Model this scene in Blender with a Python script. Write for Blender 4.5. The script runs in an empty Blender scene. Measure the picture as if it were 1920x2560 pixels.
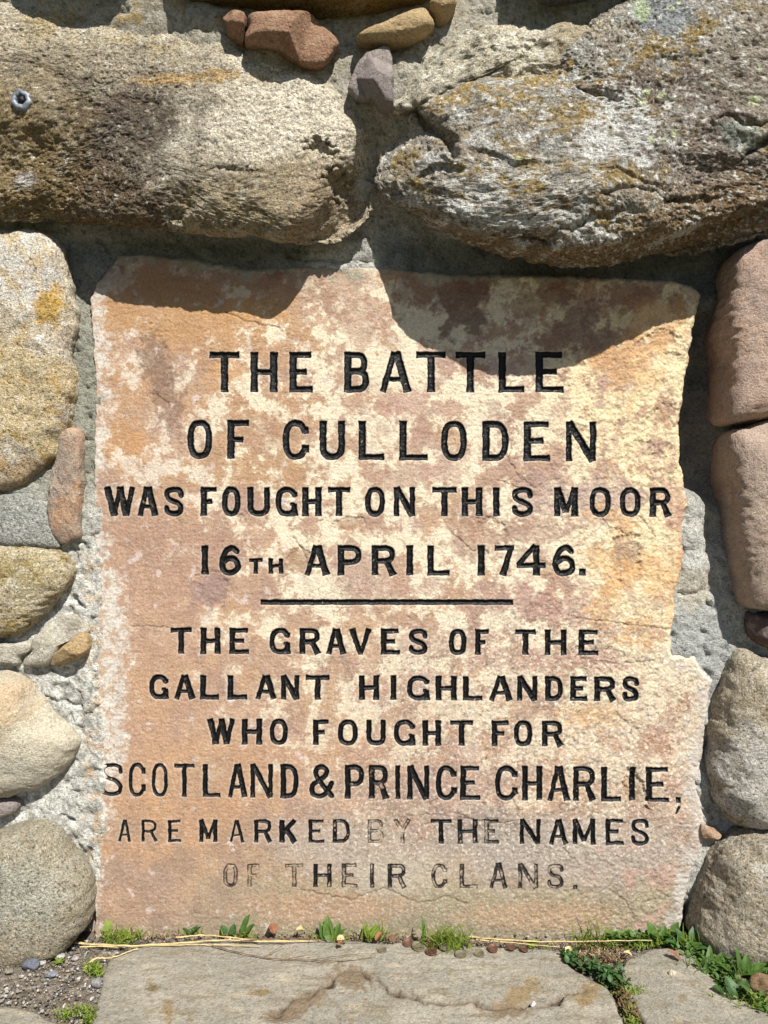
import bpy, math, random
import numpy as np
from mathutils import Vector
random.seed(7)
# ------------------------------------------------------------------ camera, sky, sun, exposure
S = 0.0006            # metres per photograph pixel on the slab's face
D = 1.10              # camera distance from the slab
ZC = (2338-1280)*S    # camera height above the ground
sc = bpy.context.scene
cam_d = bpy.data.cameras.new('camera'); cam = bpy.data.objects.new('camera', cam_d)
sc.collection.objects.link(cam); sc.camera = cam
cam_d.sensor_fit = 'VERTICAL'; cam_d.sensor_height = 36
cam_d.lens = 18/(1280*S/D)
cam_d.clip_start = 0.01; cam_d.clip_end = 500
cam.location = (0, -D, ZC); cam.rotation_euler = (math.radians(90), 0, 0)
EL, AZ = math.radians(50), math.radians(25)     # sun: up and to the right of the viewer
sdir = Vector((math.sin(AZ)*math.cos(EL), -math.cos(AZ)*math.cos(EL), math.sin(EL)))
sun_d = bpy.data.lights.new('sun', 'SUN'); sun = bpy.data.objects.new('sun', sun_d)
sc.collection.objects.link(sun)
sun_d.energy = 5.0; sun_d.angle = math.radians(0.5); sun_d.color = (1.0, 0.965, 0.90)
sun.rotation_euler = (-sdir).to_track_quat('-Z', 'Y').to_euler(); sun.location = (1, -3, 4)
w = bpy.data.worlds.new('World'); sc.world = w; w.use_nodes = True
wn = w.node_tree; bg = wn.nodes['Background']
sky = wn.nodes.new('ShaderNodeTexSky'); sky.sky_type = 'NISHITA'; sky.sun_disc = False
sky.sun_elevation = EL; sky.dust_density = 0.5; sky.air_density = 0.8
sky.sun_rotation = math.atan2(sdir.x, sdir.y)
wn.links.new(sky.outputs[0], bg.inputs[0]); bg.inputs[1].default_value = 0.05
sc.view_settings.view_transform = 'Standard'; sc.view_settings.look = 'None'
sc.view_settings.exposure = 0.62; sc.view_settings.gamma = 1
sc.view_settings.use_curve_mapping = False
KALB = 0.74           # display colour of a sunlit surface -> base colour

# ------------------------------------------------------------------ numpy noise
_rg = np.random.RandomState(11)
_T = _rg.permutation(65536).astype(np.int64)
_a = _rg.rand(65536)*2*np.pi
_GX2, _GY2 = np.cos(_a), np.sin(_a)
_v = _rg.randn(65536, 3); _v /= np.linalg.norm(_v, axis=1)[:, None]
_G3 = _v
def _h2(i, j, s): return _T[(i*7919 + _T[(j*104729 + s*1013) & 65535]) & 65535]
def _h3(i, j, k, s): return _T[(i*7919 + _T[(j*104729 + _T[(k*3571 + s*1013) & 65535]) & 65535]) & 65535]
def n2(x, y, s=0):
    xi = np.floor(x).astype(np.int64); yi = np.floor(y).astype(np.int64)
    fx = x-xi; fy = y-yi
    u = fx*fx*fx*(fx*(fx*6-15)+10); v = fy*fy*fy*(fy*(fy*6-15)+10)
    def c(a, b):
        h = _h2(xi+a, yi+b, s); return _GX2[h]*(fx-a)+_GY2[h]*(fy-b)
    a = c(0, 0); a = a+(c(1, 0)-a)*u; b = c(0, 1); b = b+(c(1, 1)-b)*u
    return (a+(b-a)*v)*1.5
def n3(x, y, z, s=0):
    xi = np.floor(x).astype(np.int64); yi = np.floor(y).astype(np.int64); zi = np.floor(z).astype(np.int64)
    fx = x-xi; fy = y-yi; fz = z-zi
    u = fx*fx*(3-2*fx); v = fy*fy*(3-2*fy); q = fz*fz*(3-2*fz)
    def c(a, b, d):
        g = _G3[_h3(xi+a, yi+b, zi+d, s)]; return g[..., 0]*(fx-a)+g[..., 1]*(fy-b)+g[..., 2]*(fz-d)
    def l(b, d):
        a = c(0, b, d); return a+(c(1, b, d)-a)*u
    a = l(0, 0); a = a+(l(1, 0)-a)*v; b = l(0, 1); b = b+(l(1, 1)-b)*v
    return (a+(b-a)*q)*1.5
def fbm2(x, y, sc_, o=4, s=0, g=0.5):
    r = 0; a = 1; t = 0; x = x/sc_; y = y/sc_
    for k in range(o):
        r = r+a*n2(x, y, s+k); t += a; a *= g
        x, y = (x*0.8-y*0.6)*2.03+7.1, (x*0.6+y*0.8)*2.03+3.3
    return r/t
def fbm3(P, sc_, o=4, s=0, g=0.5, st=(1, 1, 1)):
    x, y, z = P[..., 0]/sc_*st[0], P[..., 1]/sc_*st[1], P[..., 2]/sc_*st[2]
    r = 0; a = 1; t = 0
    for k in range(o):
        r = r+a*n3(x, y, z, s+k); t += a; a *= g
        x = x*2.03+5.1; y = y*2.03+1.7; z = z*2.03+9.3
    return r/t
def ss(a, b, x):
    t = np.clip((x-a)/(b-a), 0, 1); return t*t*(3-2*t)
def lin(c):
    c = np.array(c, float)/255
    return np.where(c <= 0.04045, c/12.92, ((c+0.055)/1.055)**2.4)*KALB*np.array([.98, 1.0, 1.07])
def idw(x, y, pts, p=3.0):
    num = 0; den = 0
    for (a, b, v) in pts:
        w_ = 1/(((x-a)**2+(y-b)**2+900)**(p/2)); num = num+w_*v; den = den+w_
    return num/den
def poly_sdf(x, y, poly):
    d = np.full(x.shape, 1e18); sgn = np.zeros(x.shape, bool); n = len(poly)
    for i in range(n):
        ax, ay = poly[i]; bx, by = poly[(i+1) % n]
        ex, ey = bx-ax, by-ay
        t = np.clip(((x-ax)*ex+(y-ay)*ey)/(ex*ex+ey*ey+1e-12), 0, 1)
        d = np.minimum(d, (x-ax-t*ex)**2+(y-ay-t*ey)**2)
        if ay != by:
            cnd = ((ay > y) != (by > y)) & (x < (bx-ax)*(y-ay)/(by-ay)+ax); sgn ^= cnd
    return np.where(sgn, -1, 1)*np.sqrt(d)
def line_dist(x, y, pts):
    d = np.full(x.shape, 1e18)
    for (ax, ay), (bx, by) in zip(pts[:-1], pts[1:]):
        ex, ey = bx-ax, by-ay
        t = np.clip(((x-ax)*ex+(y-ay)*ey)/(ex*ex+ey*ey+1e-12), 0, 1)
        d = np.minimum(d, (x-ax-t*ex)**2+(y-ay-t*ey)**2)
    return np.sqrt(d)
def crom(pts, n, closed=True):
    pts = np.array(pts, float); m = len(pts)
    out = []
    segs = m if closed else m-1
    for i in range(segs):
        if closed: p0, p1, p2, p3 = pts[i-1], pts[i], pts[(i+1) % m], pts[(i+2) % m]
        else: p0, p1, p2, p3 = pts[max(i-1, 0)], pts[i], pts[i+1], pts[min(i+2, m-1)]
        for t in np.linspace(0, 1, 14, endpoint=False):
            out.append(0.5*((2*p1)+(-p0+p2)*t+(2*p0-5*p1+4*p2-p3)*t*t+(-p0+3*p1-3*p2+p3)*t**3))
    if not closed: out.append(pts[-1])
    out = np.array(out)
    if closed: out = np.vstack([out, out[:1]])
    L = np.concatenate([[0], np.cumsum(np.linalg.norm(np.diff(out, axis=0), axis=1))])
    q = np.linspace(0, L[-1], n, endpoint=not closed)
    return np.stack([np.interp(q, L, out[:, k]) for k in range(out.shape[1])], 1)

# ------------------------------------------------------------------ mesh and object helpers
COL = sc.collection
def new_mesh(name, V, F, smooth=True):
    """V (n,3) array, F (m,k) int array, all faces with k corners"""
    me = bpy.data.meshes.new(name); V = np.asarray(V, np.float32); F = np.asarray(F, np.int32)
    k = F.shape[1]; m = len(F)
    me.vertices.add(len(V)); me.vertices.foreach_set('co', V.ravel())
    me.loops.add(m*k); me.loops.foreach_set('vertex_index', F.ravel())
    me.polygons.add(m); me.polygons.foreach_set('loop_start', np.arange(m, dtype=np.int32)*k)
    me.update(calc_edges=True)
    me.polygons.foreach_set('use_smooth', np.full(m, smooth))
    return me
def set_col(me, C, name='Col'):
    a = me.color_attributes.new(name, 'FLOAT_COLOR', 'POINT')
    C = np.concatenate([np.clip(C, 0.004, 0.95), np.ones((len(C), 1))], 1).astype(np.float32)
    a.data.foreach_set('color', C.ravel())
def set_f(me, v, name):
    a = me.attributes.new(name, 'FLOAT', 'POINT'); a.data.foreach_set('value', np.asarray(v, np.float32))
def link(name, me, mat=None, parent=None):
    o = bpy.data.objects.new(name, me); COL.objects.link(o)
    if mat is not None and me is not None and not me.materials: me.materials.append(mat)
    if parent is not None: o.parent = parent
    return o
def tag(o, label=None, cat=None, group=None, kind=None):
    for k_, v_ in (('label', label), ('category', cat), ('group', group), ('kind', kind)):
        if v_: o[k_] = v_
    return o
def grid_faces(ny, nx, wrap=False):
    i = np.arange(ny-1)[:, None]; j = np.arange(nx if wrap else nx-1)[None, :]
    jn = (j+1) % nx
    return np.stack([i*nx+j, i*nx+jn, (i+1)*nx+jn, (i+1)*nx+j], -1).reshape(-1, 4)

# ------------------------------------------------------------------ materials
def stone_mat(name, rough=0.9, grain=0.25, gscale=900, bump=0.5, bscale=500, dist=0.0015, spec=0.3, fleck=0.0, fscale=260, fbump=0.0):
    m = bpy.data.materials.new(name); m.use_nodes = True; nt = m.node_tree; N = nt.nodes; L = nt.links
    b = N['Principled BSDF']; b.inputs['Roughness'].default_value = rough
    b.inputs['Specular IOR Level'].default_value = spec
    at = N.new('ShaderNodeAttribute'); at.attribute_name = 'Col'
    tc = N.new('ShaderNodeTexCoord')
    nz = N.new('ShaderNodeTexNoise'); nz.inputs['Scale'].default_value = gscale; nz.inputs['Detail'].default_value = 3
    nz.inputs['Roughness'].default_value = 0.65
    L.new(tc.outputs['Object'], nz.inputs['Vector'])
    mr = N.new('ShaderNodeMapRange'); mr.inputs[1].default_value = 0.3; mr.inputs[2].default_value = 0.7
    mr.inputs[3].default_value = 1-grain; mr.inputs[4].default_value = 1+grain
    L.new(nz.outputs['Fac'], mr.inputs[0])
    mx = N.new('ShaderNodeVectorMath'); mx.operation = 'SCALE'
    L.new(at.outputs['Color'], mx.inputs[0]); L.new(mr.outputs[0], mx.inputs['Scale'])
    if fleck:
        nf = N.new('ShaderNodeTexNoise'); nf.inputs['Scale'].default_value = fscale; nf.inputs['Detail'].default_value = 4
        nf.inputs['Roughness'].default_value = 0.7; L.new(tc.outputs['Object'], nf.inputs['Vector'])
        cr = N.new('ShaderNodeValToRGB'); e = cr.color_ramp.elements
        e[0].position = 0.36; e[0].color = [max(.12, 1-fleck*1.15)]*3+[1]; e[1].position = 0.68; e[1].color = (1+fleck*.8, 1+fleck*.76, 1+fleck*.68, 1)
        k1 = cr.color_ramp.elements.new(0.44); k1.color = (.96, .96, .96, 1); k2 = cr.color_ramp.elements.new(0.56); k2.color = (1.03, 1.03, 1.03, 1)
        L.new(nf.outputs['Fac'], cr.inputs[0])
        m2 = N.new('ShaderNodeVectorMath'); m2.operation = 'MULTIPLY'; L.new(mx.outputs[0], m2.inputs[0]); L.new(cr.outputs[0], m2.inputs[1]); mx = m2
    n_2 = N.new('ShaderNodeTexNoise'); n_2.inputs['Scale'].default_value = bscale; n_2.inputs['Detail'].default_value = 5
    n_2.inputs['Roughness'].default_value = 0.7
    L.new(tc.outputs['Object'], n_2.inputs['Vector'])
    bp = N.new('ShaderNodeBump'); bp.inputs['Strength'].default_value = bump; bp.inputs['Distance'].default_value = dist
    L.new(n_2.outputs['Fac'], bp.inputs['Height'])
    if fleck and fbump:
        b2 = N.new('ShaderNodeBump'); b2.inputs['Strength'].default_value = 1.0; b2.inputs['Distance'].default_value = fbump
        L.new(nf.outputs['Fac'], b2.inputs['Height']); L.new(bp.outputs[0], b2.inputs['Normal']); bp = b2
    L.new(mx.outputs[0], b.inputs['Base Color']); L.new(bp.outputs[0], b.inputs['Normal'])
    m['n'] = 1
    return m
M_rough = stone_mat('weathered_rock', grain=0.5, gscale=430, bump=1.0, bscale=330, dist=0.003, fleck=.62, fscale=230, fbump=.006)
M_fine = stone_mat('fine_rock', grain=0.3, gscale=450, bump=0.9, bscale=400, dist=0.002, fleck=.3, fscale=260, fbump=.003)
M_mortar = stone_mat('lime_mortar', grain=0.3, gscale=430, bump=0.9, bscale=400, dist=0.003, spec=0.2, fleck=.42, fscale=240, fbump=.005)
M_pave = stone_mat('paving_rock', grain=0.26, gscale=430, bump=0.8, bscale=350, dist=0.0018, fleck=.3, fscale=200, fbump=.002)
M_soil = stone_mat('gravelly_soil', grain=0.45, gscale=420, bump=1.0, bscale=260, dist=0.004)
# slab: same rock, with black paint kept in the cut letters
M_slab = stone_mat('slab_sandstone', grain=0.14, gscale=460, bump=0.42, bscale=430, dist=0.0012, fleck=.16, fscale=300, fbump=.0012)
def add_paint(m):
    nt = m.node_tree; N = nt.nodes; L = nt.links; b = N['Principled BSDF']
    src = b.inputs['Base Color'].links[0].from_socket
    at = N.new('ShaderNodeAttribute'); at.attribute_name = 'ink'
    wr = N.new('ShaderNodeAttribute'); wr.attribute_name = 'wear'
    mr = N.new('ShaderNodeMapRange'); mr.interpolation_type = 'SMOOTHSTEP'
    mr.inputs[1].default_value = -0.5; mr.inputs[2].default_value = 0.9
    L.new(at.outputs['Fac'], mr.inputs[0])
    mu = N.new('ShaderNodeMath'); mu.operation = 'MULTIPLY'; L.new(mr.outputs[0], mu.inputs[0]); L.new(wr.outputs['Fac'], mu.inputs[1])
    mix = N.new('ShaderNodeMix'); mix.data_type = 'RGBA'
    L.new(mu.outputs[0], mix.inputs[0]); L.new(src, mix.inputs[6]); mix.inputs[7].default_value = (0.004, 0.004, 0.0045, 1)
    L.new(mix.outputs[2], b.inputs['Base Color'])
    r = N.new('ShaderNodeMapRange'); r.inputs[3].default_value = 0.9; r.inputs[4].default_value = 0.42
    L.new(mu.outputs[0], r.inputs[0]); L.new(r.outputs[0], b.inputs['Roughness'])
add_paint(M_slab)
def simple_mat(name, col, rough=0.8, var=0.25, vs=60, metal=0.0, transl=0.0, spec=0.4):
    m = bpy.data.materials.new(name); m.use_nodes = True; nt = m.node_tree; N = nt.nodes; L = nt.links
    b = N['Principled BSDF']; b.inputs['Roughness'].default_value = rough; b.inputs['Metallic'].default_value = metal
    b.inputs['Specular IOR Level'].default_value = spec
    tc = N.new('ShaderNodeTexCoord'); nz = N.new('ShaderNodeTexNoise'); nz.inputs['Scale'].default_value = vs
    nz.inputs['Detail'].default_value = 5
    L.new(tc.outputs['Object'], nz.inputs['Vector'])
    mr = N.new('ShaderNodeMapRange'); mr.inputs[1].default_value = 0.3; mr.inputs[2].default_value = 0.7
    mr.inputs[3].default_value = 1-var; mr.inputs[4].default_value = 1+var
    L.new(nz.outputs['Fac'], mr.inputs[0])
    oi = N.new('ShaderNodeObjectInfo')
    c = N.new('ShaderNodeVectorMath'); c.operation = 'SCALE'; c.inputs[0].default_value = col
    L.new(mr.outputs[0], c.inputs['Scale']); L.new(c.outputs[0], b.inputs['Base Color'])
    if transl:
        tr = N.new('ShaderNodeBsdfTranslucent'); L.new(c.outputs[0], tr.inputs[0])
        ms = N.new('ShaderNodeMixShader'); ms.inputs[0].default_value = transl
        L.new(b.outputs[0], ms.inputs[1]); L.new(tr.outputs[0], ms.inputs[2])
        L.new(ms.outputs[0], N['Material Output'].inputs[0])
    return m
M_leaf = simple_mat('green_leaf', (0.085, 0.165, 0.03), 0.55, 0.3, 90, transl=0.35)
M_leafd = simple_mat('deep_green_leaf', (0.05, 0.115, 0.03), 0.5, 0.3, 90, transl=0.3)
M_leafy = simple_mat('yellow_green_leaf', (0.19, 0.26, 0.035), 0.6, 0.3, 90, transl=0.35)
M_straw = simple_mat('dry_straw', (0.52, 0.40, 0.19), 0.7, 0.3, 120)
M_litter = simple_mat('dry_litter', (0.27, 0.20, 0.11), 0.8, 0.4, 120)
M_twig = simple_mat('brown_twig', (0.13, 0.075, 0.04), 0.8, 0.3, 120)
M_dry = simple_mat('dead_leaf', (0.20, 0.085, 0.04), 0.7, 0.35, 150)
M_coin = simple_mat('bronze_coin', (0.11, 0.055, 0.035), 0.55, 0.5, 160, metal=0.35)
M_coin2 = simple_mat('dull_nickel_coin', (0.15, 0.13, 0.085), 0.6, 0.4, 160, metal=0.35)
M_lead = simple_mat('grey_lead', (0.22, 0.24, 0.27), 0.55, 0.5, 200, metal=0.4)
M_hole = simple_mat('hole_dark', (0.012, 0.011, 0.011), 0.6, 0.5, 200, metal=0.3)

# ------------------------------------------------------------------ colour painting
def wob(x, y, a=18, s=0): return x+a*fbm2(x, y, 60, 4, s), y+a*fbm2(x, y, 60, 4, s+50)
def blob(x, y, bx, by, rx, ry, ang=0, seed=0, rag=0.45, soft=0.5, nsc=None):
    c, s_ = math.cos(math.radians(ang)), math.sin(math.radians(ang))
    dx, dy = x-bx, y-by
    sel = (np.abs(dx) < 2.2*max(rx, ry)) & (np.abs(dy) < 2.2*max(rx, ry))
    m = np.zeros(x.shape)
    if not sel.any(): return m
    X = x[sel]; Y = y[sel]
    u = ((X-bx)*c+(Y-by)*s_)/rx; v = (-(X-bx)*s_+(Y-by)*c)/ry
    r = np.sqrt(u*u+v*v)+rag*1.7*fbm2(X, Y, nsc or max(16, min(rx, ry)*0.7), 5, 300+seed, 0.62)
    m[sel] = 1-ss(1-soft/2, 1+soft/2, r)
    return m
def over(C, m, rgb, k=1.0):
    m = (np.clip(m, 0, 1)*k)[:, None]; return C*(1-m)+lin(rgb)[None, :]*m

# ------------------------------------------------------------------ a stone from its outline
def to_px(Pm, k):
    """metres in the wall frame -> photograph-pixel-sized units, for colour placement"""
    return np.stack([Pm[:, 0]/(S*k)+960, Pm[:, 1]/S, 1280-(Pm[:, 2]-ZC)/(S*k)], 1)
def build_stone(name, outl, out0, H, p=2.6, nth=260, nr=60, back=0.09, disp=(), paint=None, parent=None,
                label=None, mat=None, shape=None, ground=False, seed=0, jag=3.0, dens=0.34, facets=0, lean=None):
    o2 = crom(outl, nth)
    o2s = o2.copy()
    if jag:
        ph = np.linspace(0, 2*np.pi, nth, endpoint=False)
        c0 = o2.mean(0); dv = o2-c0; ln = np.linalg.norm(dv, axis=1)[:, None]
        o2 = o2+dv/ln*(jag*fbm2(o2[:, 0], o2[:, 1], 34, 4, seed+900, 0.6))[:, None]*2
    if ground:   # outline given in pixels of the ground plane
        d_ = D*(ZC/S)/(o2[:, 1]-1280)
        o2m = np.stack([(o2[:, 0]-960)*S*d_/D, -(D-d_)], 1); k = 1
        d_ = D*(ZC/S)/(o2s[:, 1]-1280); osm = np.stack([(o2s[:, 0]-960)*S*d_/D, -(D-d_)], 1)
    else:
        k = (D-out0-(H*.85 if lean else 0))/D
        o2m = np.stack([(o2[:, 0]-960)*S*k, (1280-o2[:, 1])*S*k+ZC], 1)
        osm = np.stack([(o2s[:, 0]-960)*S*k, (1280-o2s[:, 1])*S*k+ZC], 1)
    # centroid
    x, y = o2m[:, 0], o2m[:, 1]; xn, yn = np.roll(x, -1), np.roll(y, -1); cr = x*yn-xn*y
    A = cr.sum()/2; c = np.array([((x+xn)*cr).sum()/(6*A), ((y+yn)*cr).sum()/(6*A)])
    R = np.sqrt(abs(A)/np.pi)
    t = np.linspace(0.0, np.pi/2, 400)
    rho = np.sin(t)**(2/p); h = np.cos(t)**(2/p)
    rho = np.concatenate([rho, np.linspace(1, 0.9, 60)[1:]]); hh = np.concatenate([h*H, np.linspace(0, -back, 60)[1:]])
    L = np.concatenate([[0], np.cumsum(np.hypot(np.diff(rho)*R, np.diff(hh)))])
    n_ = max(24, int(nth*dens)); nn = n_
    a_, b_ = np.meshgrid(np.linspace(-1, 1, nn), np.linspace(-1, 1, nn))
    r_ = np.maximum(np.abs(a_), np.abs(b_)); lg = np.abs(a_) >= np.abs(b_)
    with np.errstate(divide='ignore', invalid='ignore'):
        th = np.where(lg, np.where(a_ >= 0, 0, np.pi)+np.pi/4*(b_/np.where(a_ == 0, 1, a_)), np.where(b_ >= 0, np.pi/2, -np.pi/2)-np.pi/4*(a_/np.where(b_ == 0, 1, b_)))
    th = np.mod(th, 2*np.pi)
    def polar(om):
        ang = np.mod(np.arctan2(om[:, 1]-c[1], om[:, 0]-c[0]), 2*np.pi); order = np.argsort(ang); an = ang[order]
        ex = lambda v: np.concatenate([v[-3:], v, v[:3]])
        rr_ = np.hypot(om[:, 0]-c[0], om[:, 1]-c[1])[order]
        ra = np.interp(th, np.concatenate([an[-3:]-2*np.pi, an, an[:3]+2*np.pi]), ex(rr_)); return ra
    ra, rb = polar(o2m), polar(osm)
    q = r_*L[-1]; rho = np.interp(q, L, rho); Hh = np.interp(q, L, hh)
    rad = rho*(rb+(ra-rb)*np.clip(rho, 0, 1)**5)
    P2 = np.stack([c[0]+np.cos(th)*rad, c[1]+np.sin(th)*rad], -1)
    if facets:
        rs_ = np.random.RandomState(seed*7+3); fh = np.full(Hh.shape, H*1.0)
        for _ in range(facets):
            aa = rs_.rand()*6.283; sl_ = H/R*(.25+1.1*rs_.rand()); of = H*(.85+.5*rs_.rand())
            fh = np.minimum(fh, of-sl_*((P2[..., 0]-c[0])*math.cos(aa)+(P2[..., 1]-c[1])*math.sin(aa)))
        Hh = np.where(Hh > 0, np.minimum(Hh, np.maximum(fh, Hh*.4)), Hh)
    pos = np.zeros((nn, nn, 3))
    if ground: pos[..., 0] = P2[..., 0]; pos[..., 1] = P2[..., 1]; pos[..., 2] = out0+Hh
    else: pos[..., 0] = P2[..., 0]; pos[..., 2] = P2[..., 1]; pos[..., 1] = -(out0+Hh)
    def gp(P):
        if ground:
            dd = D+P[..., 1]; return np.stack([P[..., 0]*D/(dd*S)+960, 1280+D*(ZC/S)/dd, P[..., 2]/S], -1)
        return np.stack([P[..., 0]/(S*k)+960, 1280-(P[..., 2]-ZC)/(S*k), P[..., 1]/S], -1)
    ax = 2 if ground else 1; sg = 1 if ground else -1
    if shape is not None:
        q_ = gp(pos); fr = np.clip(Hh/H, 0, 1)
        pos[..., ax] += sg*shape(q_[..., 0], q_[..., 1])*ss(0, 0.6, fr)
    def normals(P):
        dr = np.gradient(P, axis=0); dt = np.gradient(P, axis=1)
        n = np.cross(dt, dr); n /= (np.linalg.norm(n, axis=2)[..., None]+1e-12)
        out = P-np.array([c[0], c[1], out0-0.02] if ground else [c[0], -(out0-0.02), c[1]])
        sgn = np.sign((n*out).sum(2).mean()); return n*sgn
    N = normals(pos)
    U = pos/S
    for (amp, scl, octv, st, kind) in disp:
        v = fbm3(U+seed*37.0, scl, octv, seed+int(scl), 0.55, st)
        if kind == 'ridge': v = 0.35-np.abs(v)*1.6
        elif kind == 'pit': v = -ss(0.25, 0.6, v)
        elif kind == 'facet':
            v = np.round(v*5)/5*0.6+v*0.4
        pos = pos+N*(amp*v)[..., None]
    V = pos.reshape(-1, 3); F = grid_faces(nn, nn); V0 = V
    if lean:      # the stone's foot is undercut: it runs back and up from the face
        df = np.maximum(out0+H*.85+V[:, 1], -.02); V = V.copy(); V[:, 0] += lean[0]*df; V[:, 2] += lean[1]*df
    q0 = F[len(F)//2+nn//2]; n0 = np.cross(V[q0[1]]-V[q0[0]], V[q0[2]]-V[q0[1]])
    if n0 @ (np.array([0, 0, 1.0]) if ground else np.array([0, -1.0, 0])) < 0: F = F[:, ::-1]
    me = new_mesh(name, V, F)
    Q = gp(V0); C = paint(Q[:, 0], Q[:, 1], V0/S+seed*11.0)
    set_col(me, C)
    o = link(name, me, mat or M_rough, parent)
    if label: o['label'] = label
    return o
def ver(v): return [(a*1.1573, b*1.1573) for a, b in v]

ROUGH = [(0.007, 150, 3, (1, 1, 1), ''), (0.0030, 30, 4, (1, 1, 1), ''), (0.0016, 9, 3, (1, 1, 1), 'ridge')]
SMOOTH = [(0.008, 180, 3, (1, 1, 1), ''), (0.0026, 44, 4, (1, 1, 1.5), 'ridge'), (0.0014, 22, 4, (1, 1, 1), ''), (0.0005, 8, 3, (1, 1, 1), '')]
FLAT = [(0.004, 90, 3, (1, 1, 1), 'facet'), (0.0015, 22, 4, (1, 1, 1), ''), (0.0006, 7, 3, (1, 1, 1), 'ridge')]

def rock_paint(base, second, dark=(90, 78, 62), light=(225, 215, 190), a2=0.5, fl=0.35, fd=0.35, sp=12, extra=None, seed=0,
               st=(1, 1, 1), br=1.0):
    """speckled rock: two tones in broad patches, grains of light and dark minerals"""
    def f(x, y, U):
        C = np.tile(lin(base), (len(x), 1))
        n = fbm3(U, 120, 4, seed+1, 0.6, st); C = over(C, ss(-0.15, 0.35, n)*a2*1.6, second)
        n = fbm3(U, sp*2.6, 3, seed+2, 0.65, st); C = over(C, ss(0.02, 0.35, n), light, fl)
        n = fbm3(U, sp, 3, seed+3, 0.7, st); C = over(C, ss(0.05, 0.4, n), dark, fd)
        n = fbm3(U, sp*0.7, 2, seed+5, 0.7); C = over(C, ss(0.15, 0.4, n), light, fl)
        if extra: C = extra(C, x, y, U)
        C = over(C, ss(.12, .34, fbm3(U, 60, 5, seed+12, .65)), dark, .28); C = over(C, ss(.14, .34, fbm3(U, 48, 5, seed+14, .65)), light, .4)
        return C*br*(1+0.10*fbm3(U, 400, 2, seed+9))[:, None]
    return f

# ------------------------------------------------------------------ ground
gx = np.concatenate([np.linspace(-40, -0.9, 12)[:-1], np.linspace(-0.9, 0.9, 420), np.linspace(0.9, 40, 12)[1:]])
gy = np.concatenate([np.linspace(-40, -0.45, 10)[:-1], np.linspace(-0.45, 0.06, 170), np.linspace(0.06, 40, 8)[1:]])
X, Y = np.meshgrid(gx, gy); X = X.ravel(); Y = Y.ravel()
near = 1-ss(0.8, 1.2, np.maximum(np.abs(X), np.abs(Y+0.2)*1.6))
Z = -0.004+near*(0.006*fbm2(X, Y, 0.12, 3, 5)+0.0035*fbm2(X, Y, 0.016, 4, 6))
C = np.tile(lin((128, 116, 98)), (len(X), 1))
C = over(C, ss(0, .4, fbm2(X, Y, .05, 5, 7)), (150, 140, 124), .7)
C = over(C, ss(.02, .4, fbm2(X, Y, .012, 4, 8)), (78, 68, 56), .8)
C = over(C, ss(.1, .4, fbm2(X, Y, .008, 3, 9)), (196, 188, 172), .7)
C = over(C, 1-near, (84, 92, 52))
me = new_mesh('ground', np.stack([X, Y, Z], 1), grid_faces(len(gy), len(gx)))
set_col(me, C); tag(link('ground', me, M_soil), kind='structure')

# ------------------------------------------------------------------ the wall: mortar and stones
wall = tag(bpy.data.objects.new('rubble_wall', None), 'rough rubble wall of lichened boulders in grey mortar around the inscribed slab', 'wall')
COL.objects.link(wall); wall.location = (0, 0, 0)

# outline of the inscribed slab's face (photograph pixels)
SLAB = [(292, 634), (350, 630), (460, 640), (620, 668), (740, 662), (926, 662), (1157, 682), (1389, 684), (1690, 698), (1735, 712), (1757, 735),
        (1752, 760), (1738, 810), (1728, 880), (1710, 995), (1700, 1076), (1706, 1150), (1716, 1220), (1726, 1262), (1712, 1308),
        (1717, 1365), (1712, 1423), (1694, 1470), (1692, 1539), (1680, 1600), (1684, 1636), (1742, 1638), (1756, 1670),
        (1784, 1700), (1774, 1780), (1765, 1850), (1748, 1960), (1772, 2060), (1768, 2120), (1728, 2200), (1716, 2270), (1702, 2375), (238, 2375), (236, 2200),
        (236, 2000), (232, 1800), (226, 1600), (232, 1400), (236, 1240), (236, 1100), (240, 950), (232, 860), (224, 745), (244, 706), (272, 664)]
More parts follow.
